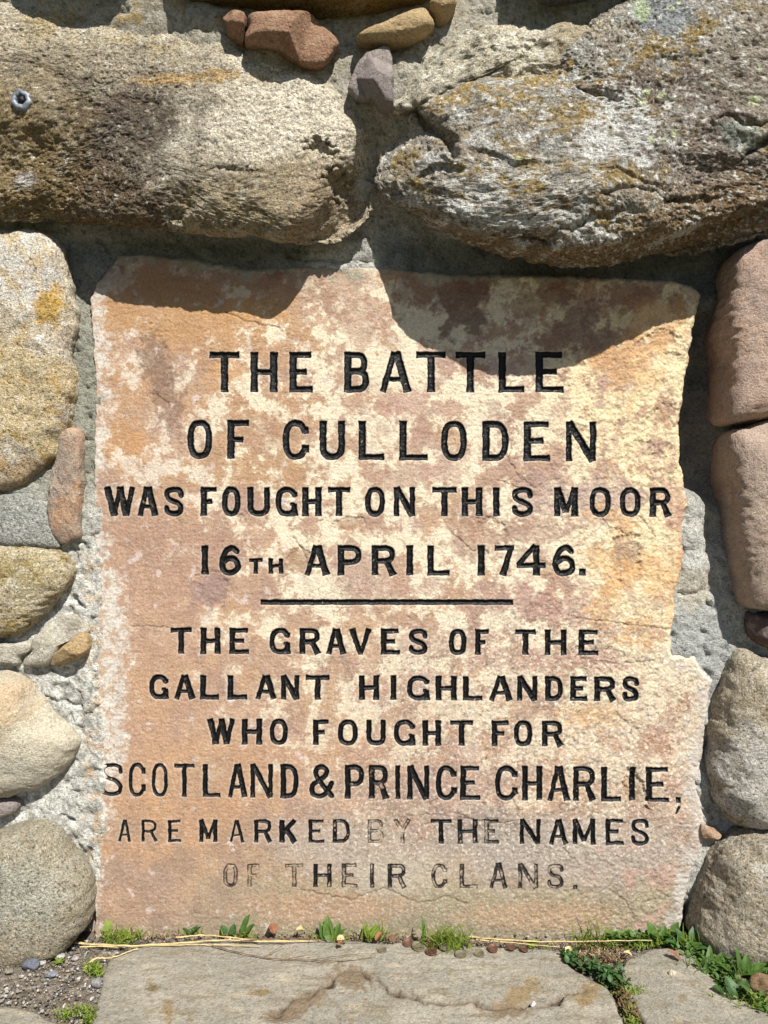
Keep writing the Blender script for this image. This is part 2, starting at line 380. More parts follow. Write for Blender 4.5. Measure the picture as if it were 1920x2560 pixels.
# mortar surface depth (m towards the viewer), scattered control points
MH = [(120, 640, -.012), (200, 700, -.02), (230, 620, -.016), (450, 620, -.014), (600, 640, -.014), (760, 640, -.004), (860, 600, .004), (860, 650, .0005), (930, 560, .0), (950, 640, -.006),
      (1100, 660, -.018), (1400, 670, -.022), (1700, 690, -.025), (1770, 700, -.03),
      (1790, 740, -.012), (1775, 800, -.070), (1770, 900, -.085), (1750, 1000, -.085), (1750, 1100, -.08), (1765, 1180, -.06), (1790, 1200, -.06), (1800, 1330, -.03), (1750, 1260, .000), (1745, 1330, .001), (1745, 1420, .002), (1800, 1420, -.014),
      (1740, 1530, -.001), (1800, 1540, -.008), (1740, 1600, .001), (1760, 1660, -.004), (1790, 1600, -.004), (1760, 1800, .000), (1780, 1760, -.012), (1790, 1900, -.02), (1745, 1960, .001),
      (1755, 2050, .001), (1760, 2150, .002), (1800, 2060, -.01), (1740, 2230, -.006), (1745, 2330, -.03), (1900, 1600, -.015), (1850, 1060, -.02), (1900, 2060, .0),
      (200, 850, -.003), (215, 1000, -.001), (222, 1200, -.001), (228, 1400, .001), (215, 1550, .002), (220, 1700, .004), (215, 1850, .004), (225, 2000, .003), (222, 2150, .002), (228, 2270, -.006),
      (232, 2330, -.02), (120, 1240, .008), (60, 1240, .010), (190, 1400, .002), (140, 1580, .004), (60, 1640, .008), (150, 1720, .006), (190, 1780, .006), (190, 2000, .008), (120, 2020, .012), (60, 2010, .01), (170, 1960, .003),
      (200, 1500, .003), (560, 120, .078), (400, 60, .080), (200, 20, .070), (700, 190, .076), (770, 230, .062), (850, 180, .058), (890, 290, .060), (925, 360, .050), (922, 410, .036), (925, 460, .026), (960, 300, .074), (1000, 240, .076), (1030, 130, .056), (1200, 40, .05),
      (1450, 20, .05), (760, 60, .045), (690, 80, .050), (590, 60, .052), (870, 40, .035), (880, 120, .056), (1000, 170, .058), (600, 0, .04), (300, 0, .05), (1100, 0, .045), (0, 300, .02), (500, 400, .01), (1400, 400, .02), (0, 900, -.02), (1900, 900, -.03), (1000, 1500, -.09), (1000, 1000, -.09), (1000, 2000, -.09), (700, 1300, -.09), (1400, 1300, -.09), (500, 1000, -.05), (500, 1700, -.05),
      (1500, 2000, -.06), (500, 2200, -.06), (1450, 1000, -.06), (1500, 1600, -.04), (-200, -200, .03), (1000, -300, .04), (2100, -200, .03), (-200, 2000, .0), (2100, 2000, -.01)]
st = 6
mx_, my_ = np.meshgrid(np.arange(-340, 2264, st), np.arange(-420, 2420, st)); x = mx_.ravel().astype(float); y = my_.ravel().astype(float)
ds = np.full(x.shape, 50.0); selm = (x > 150) & (x < 1850) & (y > 560)
ds[selm] = poly_sdf(x[selm]+20*fbm2(x[selm], y[selm], 60, 5, 61, .6), y[selm]+20*fbm2(x[selm], y[selm], 60, 5, 62, .6), SLAB)
hm = idw(x, y, MH, 3.2)
lap = np.full(x.shape, 6.0)*(1+1.2*fbm2(x, y, 70, 3, 64))
lap = np.where(y < 720, lap+7+12*fbm2(x, y, 60, 4, 66), lap)
lap = np.where(x < 700, lap+10+16*fbm2(x, y, 90, 4, 65), lap)
hm = hm-0.007*ss(0, 16, -ds-lap)-0.035*ss(10, 60, -ds-lap)
lump = fbm2(x, y, 60, 5, 70, .55)
hm = hm+0.0055*lump+0.0030*fbm2(x, y, 17, 3, 71, .6)-.004*ss(.18, .4, fbm2(x, y, 34, 4, 72))
def nb(bx, by, rx, ry): return np.exp(-((x-bx)/rx)**2-((y-by)/ry)**2)
# crusty ledges in the left joint, crack lines
_r = np.random.RandomState(9); _cr = []
for _i in range(26):
    _a = (180+50*_r.rand(), 700+1600*_r.rand()) if _i % 2 else ((1730+70*_r.rand(), 1250+900*_r.rand()) if _i % 4 else (860+160*_r.rand(), 120+500*_r.rand())); _t = _r.rand()*6.28
    _cr.append([_a, (_a[0]+(14+26*_r.rand())*math.cos(_t), _a[1]+(14+26*_r.rand())*math.sin(_t))])
for pts in _cr+list(([(118, 1740), (150, 1752), (165, 1750), (200, 1762)], [(160, 1720), (172, 1710)], [(180, 1520), (186, 1560)], [(200, 1730), (205, 1800)],
            [(1700, 1485), (1720, 1490), (1760, 1478)], [(1692, 2210), (1705, 2235), (1728, 2243)], [(720, 640), (820, 650), (930, 652)])):
    d = line_dist(x+10*fbm2(x, y, 25, 3, 75), y+10*fbm2(x, y, 25, 3, 76), pts); hm -= 0.006*(1-ss(2, 8, d))
k_ = 1.0
V = np.stack([(x-960)*S, -hm, (1280-y)*S+ZC], 1)
C = np.tile(lin((212, 208, 192)), (len(x), 1))
C = over(C, ss(-.1, .35, fbm2(x, y, 130, 4, 80)), (172, 170, 158), .8)
C = over(C, ss(0, .4, fbm2(x, y, 45, 4, 81)), (205, 200, 184), .7)
C = over(C, ss(0.08, .4, fbm2(x, y, 16, 4, 82)), (132, 130, 116), .6)
C = over(C, ss(0.1, .4, fbm2(x, y, 11, 3, 83)), (222, 216, 200), .5)
lw = (1-ss(250, 330, x))*ss(1180, 1450, y)*(1-ss(2250, 2350, y))
C = over(C, lw*ss(-.25, .15, fbm2(x, y, 40, 5, 84)), (240, 236, 220), .9)
C = over(C, lw*ss(.04, .2, fbm2(x, y, 26, 5, 85, .65)), (150, 148, 136), .75)
C = over(C, ss(196, 226, x+14*fbm2(x, y, 40, 4, 97))*(x < 340)*ss(0, .25, fbm2(x, y, 26, 5, 96))*ss(1300, 1400, y), (212, 178, 138), .7)
C = over(C, (1-ss(250, 260, x))*ss(700, 760, y)*(1-ss(1180, 1300, y)), (150, 148, 126), .75)
C = over(C, blob(x, y, 1760, 1620, 80, 170, 0, 5)+blob(x, y, 1700, 1600, 40, 60, 0, 6), (188, 187, 178), .9)
C = over(C, blob(x, y, 1735, 1470, 60, 50, 0, 7, .5), (206, 196, 172), .8)
shade_m = ss(570, 620, y)*(1-ss(700, 760, y))*(1-ss(740, 790, x)*(1-ss(930, 980, x)))+ss(1700, 1740, x)*ss(640, 700, y)*(1-ss(1200, 1300, y))  # shade put into the mortar colour; the sunlit gap stays pale
C = over(C, shade_m*(.75+.4*fbm2(x, y, 50, 4, 99)), (128, 132, 126), .85)
up = 1-ss(420, 560, y)
C = over(C, up*(0.5+0.5*ss(-.2, .3, fbm2(x, y, 90, 4, 86))), (190, 178, 150), .8)
C = over(C, up*ss(.1, .35, fbm2(x, y, 50, 4, 87))*(1-ss(300, 900, x)), (205, 165, 80), .7)
C = over(C, up*ss(.05, .3, fbm2(x, y, 18, 4, 88)), (150, 138, 112), .7)
C = C*(1+.20*(1-shade_m)*(1-up*.4))[:, None]
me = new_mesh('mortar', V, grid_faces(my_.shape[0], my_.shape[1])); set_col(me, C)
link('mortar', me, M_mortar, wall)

# --- the two big boulders over the slab
def paintA(x, y, U):
    n1 = fbm3(U, 90, 5, 1, .6); n2_ = fbm3(U, 26, 4, 2, .6, (1, 1, 1.7)); n3_ = fbm3(U, 9, 3, 3, .65, (1, 1, 1.2)); n4 = fbm3(U, 12, 4, 4, .7)
    C = np.tile(lin((206, 188, 152)), (len(x), 1))
    C = over(C, ss(-.1, .35, n1), (212, 196, 160), .8)
    C = over(C, blob(x, y, 590, 300, 330, 210, 8, 1, .5, .8), (236, 222, 190), .8)
    C = over(C, blob(x, y, 250, 190, 330, 100, -2, 2, .5, .9), (162, 146, 116), .8)
    C = over(C, blob(x, y, 290, 370, 200, 160, -30, 3, .55, .9), (88, 70, 52), .88)
    C = over(C, blob(x, y, 230, 500, 280, 90, 8, 4, .5, .9), (108, 84, 52), .85)
    C = over(C, blob(x, y, 30, 400, 170, 190, 0, 5, .5, .9), (148, 118, 48), .8)
    C = over(C, blob(x, y, 20, 560, 330, 60, 4, 15, .5, .9), (140, 112, 60), .6)
    C = over(C, blob(x, y, 700, 500, 210, 90, -8, 6, .5, .9), (172, 148, 96), .8)
    C = over(C, blob(x, y, 800, 500, 110, 100, -40, 7, .5, .9), (176, 150, 112), .7)
    C = over(C, blob(x, y, 560, 430, 120, 40, 8, 8, .7, .9), (150, 132, 100), .6)
    yl = (1-ss(70, 170, y-0.15*x+30))
    C = over(C, yl*ss(-.1, .3, fbm3(U, 70, 5, 31, .65)), (206, 176, 104), .7)
    C = over(C, yl*ss(.0, .3, fbm3(U, 35, 5, 32, .65)), (205, 196, 168), .7)
    C = over(C, blob(x, y, 460, 205, 120, 16, 0, 9, .8)+blob(x, y, 560, 190, 40, 12, 0, 10, .8), (196, 152, 66), .8)
    C = over(C, blob(x, y, 150, 170, 120, 120, 0, 12, .9)*ss(0, .3, n4), (170, 150, 60), .3)
    C = over(C, blob(x, y, 52, 450, 26, 22, 0, 11, .8), (205, 196, 190), .8)
    C = over(C, ss(.0, .35, n2_), (96, 78, 50), .40)
    C = over(C, ss(.05, .35, n3_), (88, 70, 46), .30)
    C = over(C, ss(.10, .38, n4), (238, 226, 196), .50)
    C = over(C, ss(.24, .36, fbm3(U, 22, 4, 44, .7)), (244, 238, 218), .55)
    lum = C @ np.array([.3, .6, .1]); C = C*.78+lum[:, None]*.22*np.array([1.03, .99, .95])
    return C*1.3
def shapeA(x, y):
    h = 0.012*np.exp(-((x-620)/330)**2-((y-330)/150)**2)
    h = h-0.012*blob(x, y, 805, 375, 34, 18, 25, 21, .9, .9)-0.012*blob(x, y, 850, 465, 26, 40, -30, 22, .9, .8)
    h = h-0.006*blob(x, y, 575, 430, 40, 8, 5, 23, 1.2, .9)-.006*blob(x, y, 440, 540, 22, 16, 0, 24, .7)
    h = h-0.018*ss(0, 60, (x-700)*0.75+(y-560)*1.0-80*0)*ss(560, 500, y+0*x)*0
    h = h+0.004*ss(250, 560, y)*(1-ss(650, 900, x))-0.048*ss(-10, 110, (x-690)*.80+(y-600)*.60)*ss(280, 420, y)-0.030*(1-ss(60, 380, x))*ss(250, 420, y)
    return h+0.008
DA = [(0.012, 200, 3, (1, 1, 1), ''), (0.007, 60, 4, (1, 1, 1.2), ''), (0.0030, 22, 4, (1, 1, 1.35), 'ridge'), (0.0020, 9, 3, (1, 1, 1.2), 'ridge')]
A_ = ver([(-150, 40), (0, -12), (150, 25), (300, 42), (400, 68), (520, 98), (640, 138), (704, 166), (760, 222), (792, 276), (800, 320), (816, 370), (812, 432),
          (790, 476), (730, 520), (640, 526), (560, 518), (440, 508), (320, 492), (200, 486), (80, 478), (-60, 470), (-200, 430), (-240, 250)])
boulA = build_stone('stone', A_, 0.026, 0.048, 3.0, 960, 170, .09, DA, paintA, wall, 'large tan boulder with ochre lichen above the left of the slab', shape=shapeA, seed=1, jag=7, dens=.42, lean=(-.05, .40))
def paintB(x, y, U):
    C = np.tile(lin((168, 153, 128)), (len(x), 1))
    sx = (1, 1, 1.8)
    C = over(C, ss(-.15, .3, fbm3(U, 80, 5, 1, .6, sx)), (132, 114, 92), .8)
    C = over(C, blob(x, y, 1700, 330, 300, 170, 25, 1, .5, .9), (120, 100, 84), .7)
    C = over(C, blob(x, y, 1500, 600, 500, 90, -8, 2, .4, .9), (146, 116, 68), .8)
    C = over(C, blob(x, y, 1850, 520, 200, 90, -20, 3, .5, .9), (136, 104, 58), .8)
    C = over(C, blob(x, y, 1010, 330, 90, 60, 20, 4, .5, .9), (196, 180, 150), .9)
    C = over(C, blob(x, y, 1100, 230, 130, 60, -10, 5, .6, .9), (190, 176, 146), .8)
    left = 1-ss(1500, 1800, x+0.5*(y-400))
    top = ss(120, 260, y)
    low = 1-ss(560, 650, y)
    l1 = ss(.06, .26, fbm3(U, 75, 6, 41, .68, (1, 1, 1.3)))
    C = over(C, l1*np.clip(left*1.3, 0, 1)*low, (160, 130, 48), .85)
    for i, (a, b, r1, r2, an) in enumerate([(1020, 385, 50, 18, 0), (1030, 470, 48, 26, 10), (1170, 235, 110, 26, -20), (1330, 205, 200, 22, -3), (1440, 290, 110, 40, 0), (1500, 455, 120, 30, -5), (1520, 560, 60, 22, 0),
                                            (1250, 480, 110, 24, -5), (1640, 120, 140, 26, -25), (1290, 270, 90, 30, 0), (1190, 430, 60, 22, 0), (1900, 350, 60, 30, 20)]):
        C = over(C, blob(x, y, a, b, r1, r2, an, 50+i, .9, .6), (168, 134, 42), .8)
    C = over(C, blob(x, y, 1460, 375, 60, 34, 0, 77, .9)*ss(-.2, .2, fbm3(U, 12, 3, 78)), (96, 90, 30), .7)
    gl = ss(.04, .16, fbm3(U, 46, 5, 42, .66))*np.clip(left*1.2, 0.15, 1)
    C = over(C, gl*low, (160, 156, 142), .85)
    wl = ss(.16, .25, fbm3(U, 34, 5, 43, .66))*np.clip(left*1.4, .1, 1)
    C = over(C, wl, (222, 218, 206), .9)
    for i, (a, b, r1, r2, an) in enumerate([(1530, 275, 52, 34, 0), (1480, 330, 40, 26, -20), (1500, 380, 70, 30, 0), (1590, 330, 50, 60, 30), (1470, 410, 34, 12, -20), (1200, 475, 50, 24, -40), (1230, 500, 30, 40, 0), (1195, 355, 30, 16, 0),
                                            (1340, 560, 120, 16, 0), (1460, 590, 70, 18, 0), (1150, 520, 40, 20, 30), (1700, 590, 70, 14, -30), (1080, 395, 40, 20, 0), (1035, 500, 20, 18, 0), (1140, 455, 16, 12, 0), (1310, 455, 30, 10, -20), (1590, 415, 20, 16, 0)]):
        C = over(C, blob(x, y, a, b, r1, r2, an, 80+i, .9, .4)*ss(-.35, -.05, fbm3(U, 10, 3, 90)), (226, 223, 210), .85)
    C = over(C, blob(x, y, 1655, 42, 70, 62, 20, 30, .4, .5), (140, 144, 142), .95)
    C = over(C, blob(x, y, 1600, 30, 20, 30, 0, 31, .8, .5), (176, 196, 130), .8)
    C = over(C, blob(x, y, 1840, 345, 60, 34, 10, 32, .5, .5), (150, 156, 138), .85)
    spots = ss(.30, .36, fbm3(U, 16, 2, 95, .5))
    C = over(C, spots, (232, 228, 208), .8)
    for i, (a, b, r) in enumerate([(1870, 260, 15), (1672, 345, 9), (1645, 362, 7), (1605, 240, 9), (1590, 265, 10), (1640, 250, 10), (1615, 360, 9), (1292, 412, 8), (1672, 25, 8), (1880, 180, 7), (1690, 15, 6)]):
        C = over(C, blob(x, y, a, b, r, r*.85, 0, 130+i, .5, .3), (208, 214, 150), .95)
    n = fbm3(U, 20, 4, 46, .7, (1, 1, 2.0))
    C = over(C, ss(.05, .3, n), (70, 58, 42), .4)
    C = over(C, ss(.08, .35, fbm3(U, 9, 3, 48, .7)), (226, 220, 200), .6)
    lum = C @ np.array([.3, .6, .1]); C = C*.80+lum[:, None]*.20
    return C*1.35
def shapeB(x, y):
    h = 0.014+0.022*np.exp(-((x-1450)/420)**2-((y-500)/130)**2)
    xw = x+30*fbm2(x, y, 70, 4, 5); yw = y+24*fbm2(x, y, 60, 4, 6)
    for pts, dep, wd in (([(1430, 225), (1480, 235), (1530, 258)], .008, 10), ([(1480, 500), (1590, 480), (1680, 500), (1760, 500)], .006, 9), ([(1040, 285), (1110, 340), (1140, 385)], .022, 15),
                     ([(1340, 595), (1450, 570), (1560, 530)], .006, 9), ([(1520, 445), (1640, 470), (1700, 510)], .005, 9), ([(1790, 300), (1860, 318), (1960, 300)], .010, 11),
                     ([(1180, 390), (1290, 420), (1400, 430)], .004, 8), ([(1300, 590), (1380, 600)], .006, 8), ([(1050, 440), (1080, 420), (1160, 430)], .008, 9), ([(1840, 390), (1920, 350)], .014, 12)):
        d = line_dist(xw, yw, pts); h = h-dep*(1-ss(wd*.2, wd*1.2, d))
    # ledge along the shaded foot of the boulder
    ed = np.interp(x, [930, 1000, 1080, 1200, 1300, 1500, 1600, 1750, 1920, 2100], [470, 520, 555, 590, 620, 612, 600, 560, 500, 420])
    h = h-0.030*ss(-8, 26, yw*0.5+y*0.5-ed)
    h = h-0.045*(1-ss(940, 1130, x+.25*(y-450)))*ss(250, 330, y)
    h = h-0.026*ss(1450, 1800, x)*ss(300, 450, y)
    # step where the pale upper rock meets it
    return h
DB = [(0.012, 200, 3, (1, 1, 1), ''), (0.007, 60, 4, (1, 1, 1.8), ''), (0.0036, 26, 4, (1, 1, 1.6), 'ridge'), (0.0024, 9, 3, (1, 1, 1.3), 'ridge')]
B_ = ver([(802, 372), (812, 325), (838, 290), (868, 250), (905, 215), (980, 178), (1090, 165), (1180, 150), (1215, 90), (1290, 25), (1400, -30), (1600, -70), (1780, -70), (1900, 100), (1920, 350),
          (1780, 480), (1659, 512), (1560, 545), (1420, 562), (1300, 580), (1200, 566), (1050, 545), (960, 510), (890, 462), (830, 425)])
boulB = build_stone('stone', B_, 0.030, 0.078, 3.2, 1000, 175, .1, DB, paintB, wall, 'large dark boulder crusted with white and mustard lichen above the right of the slab', shape=shapeB, seed=2, jag=7, dens=.42, lean=(.12, .40))

# --- the other stones
T1 = rock_paint((214, 198, 166), (200, 176, 128), (140, 120, 88), (240, 232, 210), .5, .55, .5, 11)
def exG(C, x, y, U):
    C = over(C, blob(x, y, 60, 700, 90, 90, 0, 1, .7), (226, 222, 210), .7)
    C = over(C, blob(x, y, 150, 780, 28, 50, 20, 2, .7), (206, 160, 60), .8)
    C = over(C, blob(x, y, 70, 1000, 130, 150, 0, 3, .7), (222, 192, 120), .4)
    C = over(C, ss(.1, .3, fbm3(U, 45, 4, 5)), (208, 166, 80), .5)
    C = over(C, blob(x, y, 80, 1190, 220, 40, -10, 4, .5), (170, 134, 84), .55)
    return over(C, blob(x, y, 131, 862, 7, 8, 0, 3, .1, .2), (245, 242, 232))
pG = rock_paint((212, 196, 164), (190, 172, 150), (132, 112, 84), (240, 232, 212), .5, .55, .5, 11, exG, br=1.25)
pI = rock_paint((206, 190, 152), (182, 160, 104), (120, 100, 70), (232, 224, 200), .6, .5, .5, 12, seed=5, st=(1, 1, 1.8), br=1.2,
                extra=lambda C, x, y, U: over(C, ss(.05, .3, fbm3(U, 40, 4, 77, .6, (.6, 1, 3))), (150, 122, 66), .6))
pJ = rock_paint((186, 184, 172), (165, 163, 150), (124, 122, 110), (226, 222, 206), .5, .5, .5, 12, seed=6)
pK = rock_paint((204, 194, 170), (184, 174, 150), (124, 112, 92), (232, 226, 210), .5, .5, .5, 12, seed=26)
pL = rock_paint((206, 195, 168), (190, 182, 160), (148, 134, 104), (216, 206, 178), .5, .25, .35, 10, seed=7, br=1.1,
                extra=lambda C, x, y, U: over(C, blob(x, y, 40, 1740, 60, 60, 0, 3, .6, .9), (206, 166, 118), .5))
pN = rock_paint((186, 174, 146), (164, 152, 122), (96, 88, 66), (206, 200, 180), .5, .4, .45, 9, seed=8, br=1.1,
                extra=lambda C, x, y, U: over(over(C, blob(x, y, 60, 2180, 130, 70, 0, 3, .7, .9), (188, 190, 174), .4), ss(2250, 2400, y), (150, 128, 98), .6))
pU = rock_paint((190, 176, 148), (164, 150, 124), (78, 68, 52), (212, 206, 190), .5, .45, .55, 10, seed=9, br=1.12,
                extra=lambda C, x, y, U: over(over(C, blob(x, y, 1875, 2250, 16, 46, -20, 3, .9, .5), (200, 206, 84), .9), blob(x, y, 1910, 2150, 70, 60, 0, 8, .7), (206, 200, 190), .5))
pR = rock_paint((196, 182, 154), (178, 160, 128), (112, 96, 70), (232, 222, 200), .5, .45, .5, 10, seed=10, br=1.1,
                extra=lambda C, x, y, U: over(C, blob(x, y, 1850, 1920, 80, 120, -20, 3, .6), (228, 222, 208), .7))
pinkx = lambda C, x, y, U: over(C, ss(.05, .35, fbm3(U, 60, 4, 15)), (206, 170, 140), .5)
pO = rock_paint((204, 174, 150), (182, 158, 142), (120, 96, 82), (212, 186, 164), .5, .25, .3, 10, pinkx, 11)
pP = rock_paint((198, 174, 152), (182, 160, 142), (132, 104, 84), (212, 184, 156), .5, .2, .25, 10,
                lambda C, x, y, U: over(C, ss(.1, .3, fbm3(U, 70, 4, 55, .6, (1, 1, 2))), (206, 190, 160), .4), 12)
pred = rock_paint((174, 134, 104), (154, 114, 88), (108, 78, 60), (206, 174, 142), .6, .3, .35, 12, seed=13)
pgray = rock_paint((172, 158, 146), (146, 134, 128), (92, 82, 80), (184, 174, 162), .5, .3, .4, 10, seed=14)
pwht = rock_paint((206, 196, 168), (186, 170, 140), (112, 98, 74), (236, 230, 212), .5, .6, .6, 12, seed=15, br=1.35,
                  extra=lambda C, x, y, U: over(over(C, ss(.1, .3, fbm3(U, 30, 4, 22)), (92, 78, 54), .65), ss(1330, 1420, x)*(1-ss(1560, 1640, x)), (140, 116, 70), .5))
ptan = rock_paint((196, 168, 122), (182, 152, 108), (140, 104, 60), (220, 190, 140), .5, .25, .3, 12, seed=16, st=(1, 1, 3))
pyel = rock_paint((170, 140, 76), (150, 120, 60), (96, 78, 44), (206, 190, 150), .5, .4, .5, 12, seed=17)
psliv = rock_paint((192, 152, 118), (170, 152, 134), (110, 80, 58), (222, 200, 170), .8, .5, .5, 12, seed=18)

def shG(x, y): return 0.004*np.sin(x/60)
build_stone('stone', ver([(-150, 600), (-90, 530), (0, 506), (80, 508), (130, 532), (152, 575), (163, 625), (170, 685), (162, 745), (158, 780), (168, 830), (160, 900), (150, 950), (128, 992), (95, 1025), (50, 1052), (0, 1070), (-100, 1070), (-190, 950), (-210, 750)]),
            -0.004, 0.048, 3.2, 420, 100, .05, [(0.011, 130, 3, (1, 1, 1), ''), (0.005, 45, 4, (1, 1, 1), ''), (0.0018, 10, 3, (1, 1, 1), 'ridge')], pG, wall, 'tall rounded cream boulder left of the first lines of writing', seed=3, jag=5)
build_stone('stone', ver([(-120, 1080), (-20, 1074), (50, 1068), (96, 1080), (116, 1110), (132, 1150), (140, 1180), (112, 1186), (60, 1182), (0, 1180), (-100, 1185)]), -0.004, 0.030, 4.5, 300, 50, .04, ROUGH, pJ, wall,
            'flat grey stone under the tall cream boulder at the left edge', M_rough, seed=4)
build_stone('stone', [(-150, 1372), (0, 1360), (62, 1368), (110, 1370), (155, 1378), (188, 1400), (192, 1441), (176, 1475), (146, 1505), (107, 1545), (72, 1574), (0, 1592), (-130, 1600), (-220, 1500)],
            0.0, 0.040, 4.2, 320, 80, .05, [(0.008, 120, 3, (1, 1, 1), ''), (0.005, 40, 4, (.5, 1, 2.6), 'ridge'), (0.0016, 9, 3, (1, 1, 1), 'ridge')], pI, wall, 'banded yellowish stone at the left edge beside the date', seed=5, jag=4)
build_stone('stone', ver([(146, 936), (170, 930), (182, 945), (184, 1000), (184, 1060), (181, 1110), (179, 1150), (165, 1166), (150, 1176), (132, 1168), (118, 1142), (112, 1080), (120, 1020), (136, 970)]),
            -0.002, 0.022, 6, 200, 50, .03, [(0.006, 60, 3, (1, 1, .6), 'facet'), (0.002, 22, 4, (1, 1, .5), 'ridge')], psliv, wall, 'thin upright orange sliver of stone by the left edge of the slab', M_fine, seed=6, jag=3, dens=.5)
build_stone('stone', [(-60, 1600), (0, 1604), (50, 1602), (82, 1602), (84, 1625), (64, 1638), (60, 1660), (20, 1655), (-60, 1650)], 0.006, 0.018, 5, 140, 34, .03, FLAT, pK, wall, 'small flat grey chip at the left edge, left of the pale slate', M_fine, seed=7, jag=2)
build_stone('stone', [(84, 1604), (110, 1570), (150, 1540), (190, 1535), (218, 1560), (222, 1580), (180, 1600), (160, 1615), (135, 1655), (100, 1664), (66, 1662), (68, 1642), (88, 1630)], 0.004, 0.020, 4, 220, 46, .03, FLAT, pK, wall, 'pale slanting slate wedged left of THE GRAVES', M_fine, seed=8, jag=3, facets=3, dens=.4)
build_stone('stone', [(133, 1656), (160, 1618), (190, 1594), (215, 1580), (227, 1598), (225, 1624), (205, 1640), (180, 1650), (155, 1658)], 0.008, 0.022, 4, 140, 34, .03, FLAT, ptan, wall, 'small tan wedge touching the left edge of the slab', M_fine, seed=9, jag=2, facets=3, dens=.5)
build_stone('stone', [(-150, 1690), (0, 1670), (70, 1692), (112, 1738), (152, 1788), (190, 1822), (204, 1850), (195, 1882), (165, 1927), (112, 1962), (60, 1977), (0, 1988), (-120, 1985), (-220, 1850)],
            0.004, 0.060, 2.5, 360, 80, .05, SMOOTH, pL, wall, 'smooth rounded buff cobble at the left edge beside GALLANT', M_fine, seed=10, jag=2,
            shape=lambda x, y: -0.010*blob(x, y, 130, 1760, 60, 26, 50, 5, .3, 1)+.008*blob(x, y, 40, 1740, 50, 60, 0, 6, .2, 1))
build_stone('stone', [(-80, 1990), (0, 1990), (40, 1992), (56, 2004), (48, 2022), (35, 2032), (0, 2043), (-80, 2045)], 0.012, 0.018, 3, 120, 30, .03, FLAT, pgray, wall, 'small grey stone between the buff cobble and the bottom left boulder', M_fine, seed=11, jag=2)
build_stone('stone', [(-180, 2130), (-60, 2100), (30, 2062), (100, 2046), (145, 2066), (175, 2105), (210, 2150), (230, 2192), (236, 2240), (229, 2288), (200, 2332), (165, 2368), (100, 2392), (20, 2414), (-80, 2410), (-200, 2330)],
            0.016, 0.070, 3.4, 420, 90, .06, [(0.005, 150, 3, (1, 1, 1), '')]+[(0.0022, 30, 4, (1, 1, 1), ''), (0.0014, 8, 3, (1, 1, 1), 'ridge')], pN, wall, 'big greenish grey boulder at the bottom left corner', seed=12, jag=3)
build_stone('stone', ver([(1556, 578), (1585, 548), (1640, 530), (1700, 518), (1820, 560), (1850, 750), (1800, 900), (1720, 905), (1690, 902), (1655, 906), (1600, 916), (1545, 918), (1544, 880), (1548, 800), (1541, 730), (1552, 650)]),
            -0.008, 0.066, 6, 340, 80, .05, [(0.006, 110, 3, (1, 1, 1), 'facet'), (0.0030, 36, 4, (1, 1, 1.6), 'ridge'), (0.0012, 10, 3, (1, 1, 1), 'ridge')], pO, wall, 'flat faced pinkish block right of the top of the slab', M_fine, seed=13, jag=4)
build_stone('stone', ver([(1552, 985), (1560, 940), (1600, 930), (1650, 912), (1740, 920), (1830, 1000), (1840, 1180), (1780, 1300), (1659, 1312), (1605, 1308), (1587, 1290), (1572, 1200), (1560, 1090)]),
            -0.006, 0.068, 4.5, 340, 80, .05, [(0.006, 120, 3, (1, 1, 1), 'facet'), (0.0034, 30, 4, (1, 1, 1.8), 'ridge'), (0.0010, 9, 3, (1, 1, 1), 'ridge')], pP, wall, 'smooth pinkish buff block right of the date lines', M_fine, seed=14, jag=3)
build_stone('stone', ver([(1607, 1340), (1612, 1318), (1628, 1326), (1659, 1322), (1730, 1338), (1760, 1390), (1680, 1404), (1640, 1392), (1618, 1375)]), -0.01, 0.034, 3, 160, 44, .04, ROUGH[1:], rock_paint((120, 96, 86), (96, 78, 72), (60, 48, 42), (190, 180, 166), .5, .5, .5, 11, seed=19), wall,
            'small dark purple stone at the right edge under the buff block', M_fine, seed=15, jag=3)
build_stone('stone', [(1806, 1660), (1818, 1636), (1850, 1622), (1895, 1638), (1990, 1660), (2100, 1700), (2120, 1900), (2040, 2000), (1960, 2035), (1910, 2040), (1870, 2058), (1835, 2052), (1800, 2030), (1775, 1985), (1762, 1930), (1758, 1890), (1768, 1830), (1782, 1740)],
            -0.010, 0.075, 2.8, 400, 90, .06, [(0.010, 120, 3, (1, 1, 1), ''), (0.005, 40, 4, (1, 1, 1), ''), (0.0022, 10, 3, (1, 1, 1), 'ridge')], pR, wall, 'speckled beige boulder right of the SCOTLAND line', seed=16, jag=3)
build_stone('stone', [(1749, 2058), (1770, 2064), (1796, 2080), (1792, 2094), (1770, 2096), (1752, 2088)], 0.0, 0.012, 3, 90, 24, .02, FLAT, psliv, wall, 'tiny reddish flake between the two lower right boulders', M_fine, seed=17, jag=3, facets=4, dens=.6)
build_stone('stone', [(1826, 2086), (1852, 2070), (1900, 2066), (1990, 2075), (2100, 2120), (2150, 2280), (2080, 2370), (1970, 2402), (1900, 2398), (1850, 2384), (1790, 2366), (1742, 2350), (1722, 2318), (1738, 2252), (1762, 2180), (1790, 2120)],
            0.010, 0.095, 2.8, 420, 95, .08, [(0.010, 130, 3, (1, 1, 1), ''), (0.005, 40, 4, (1, 1, 1), ''), (0.0026, 11, 3, (1, 1, 1), 'ridge')], pU, wall, 'big coarse grey boulder at the bottom right corner', seed=18, jag=3)
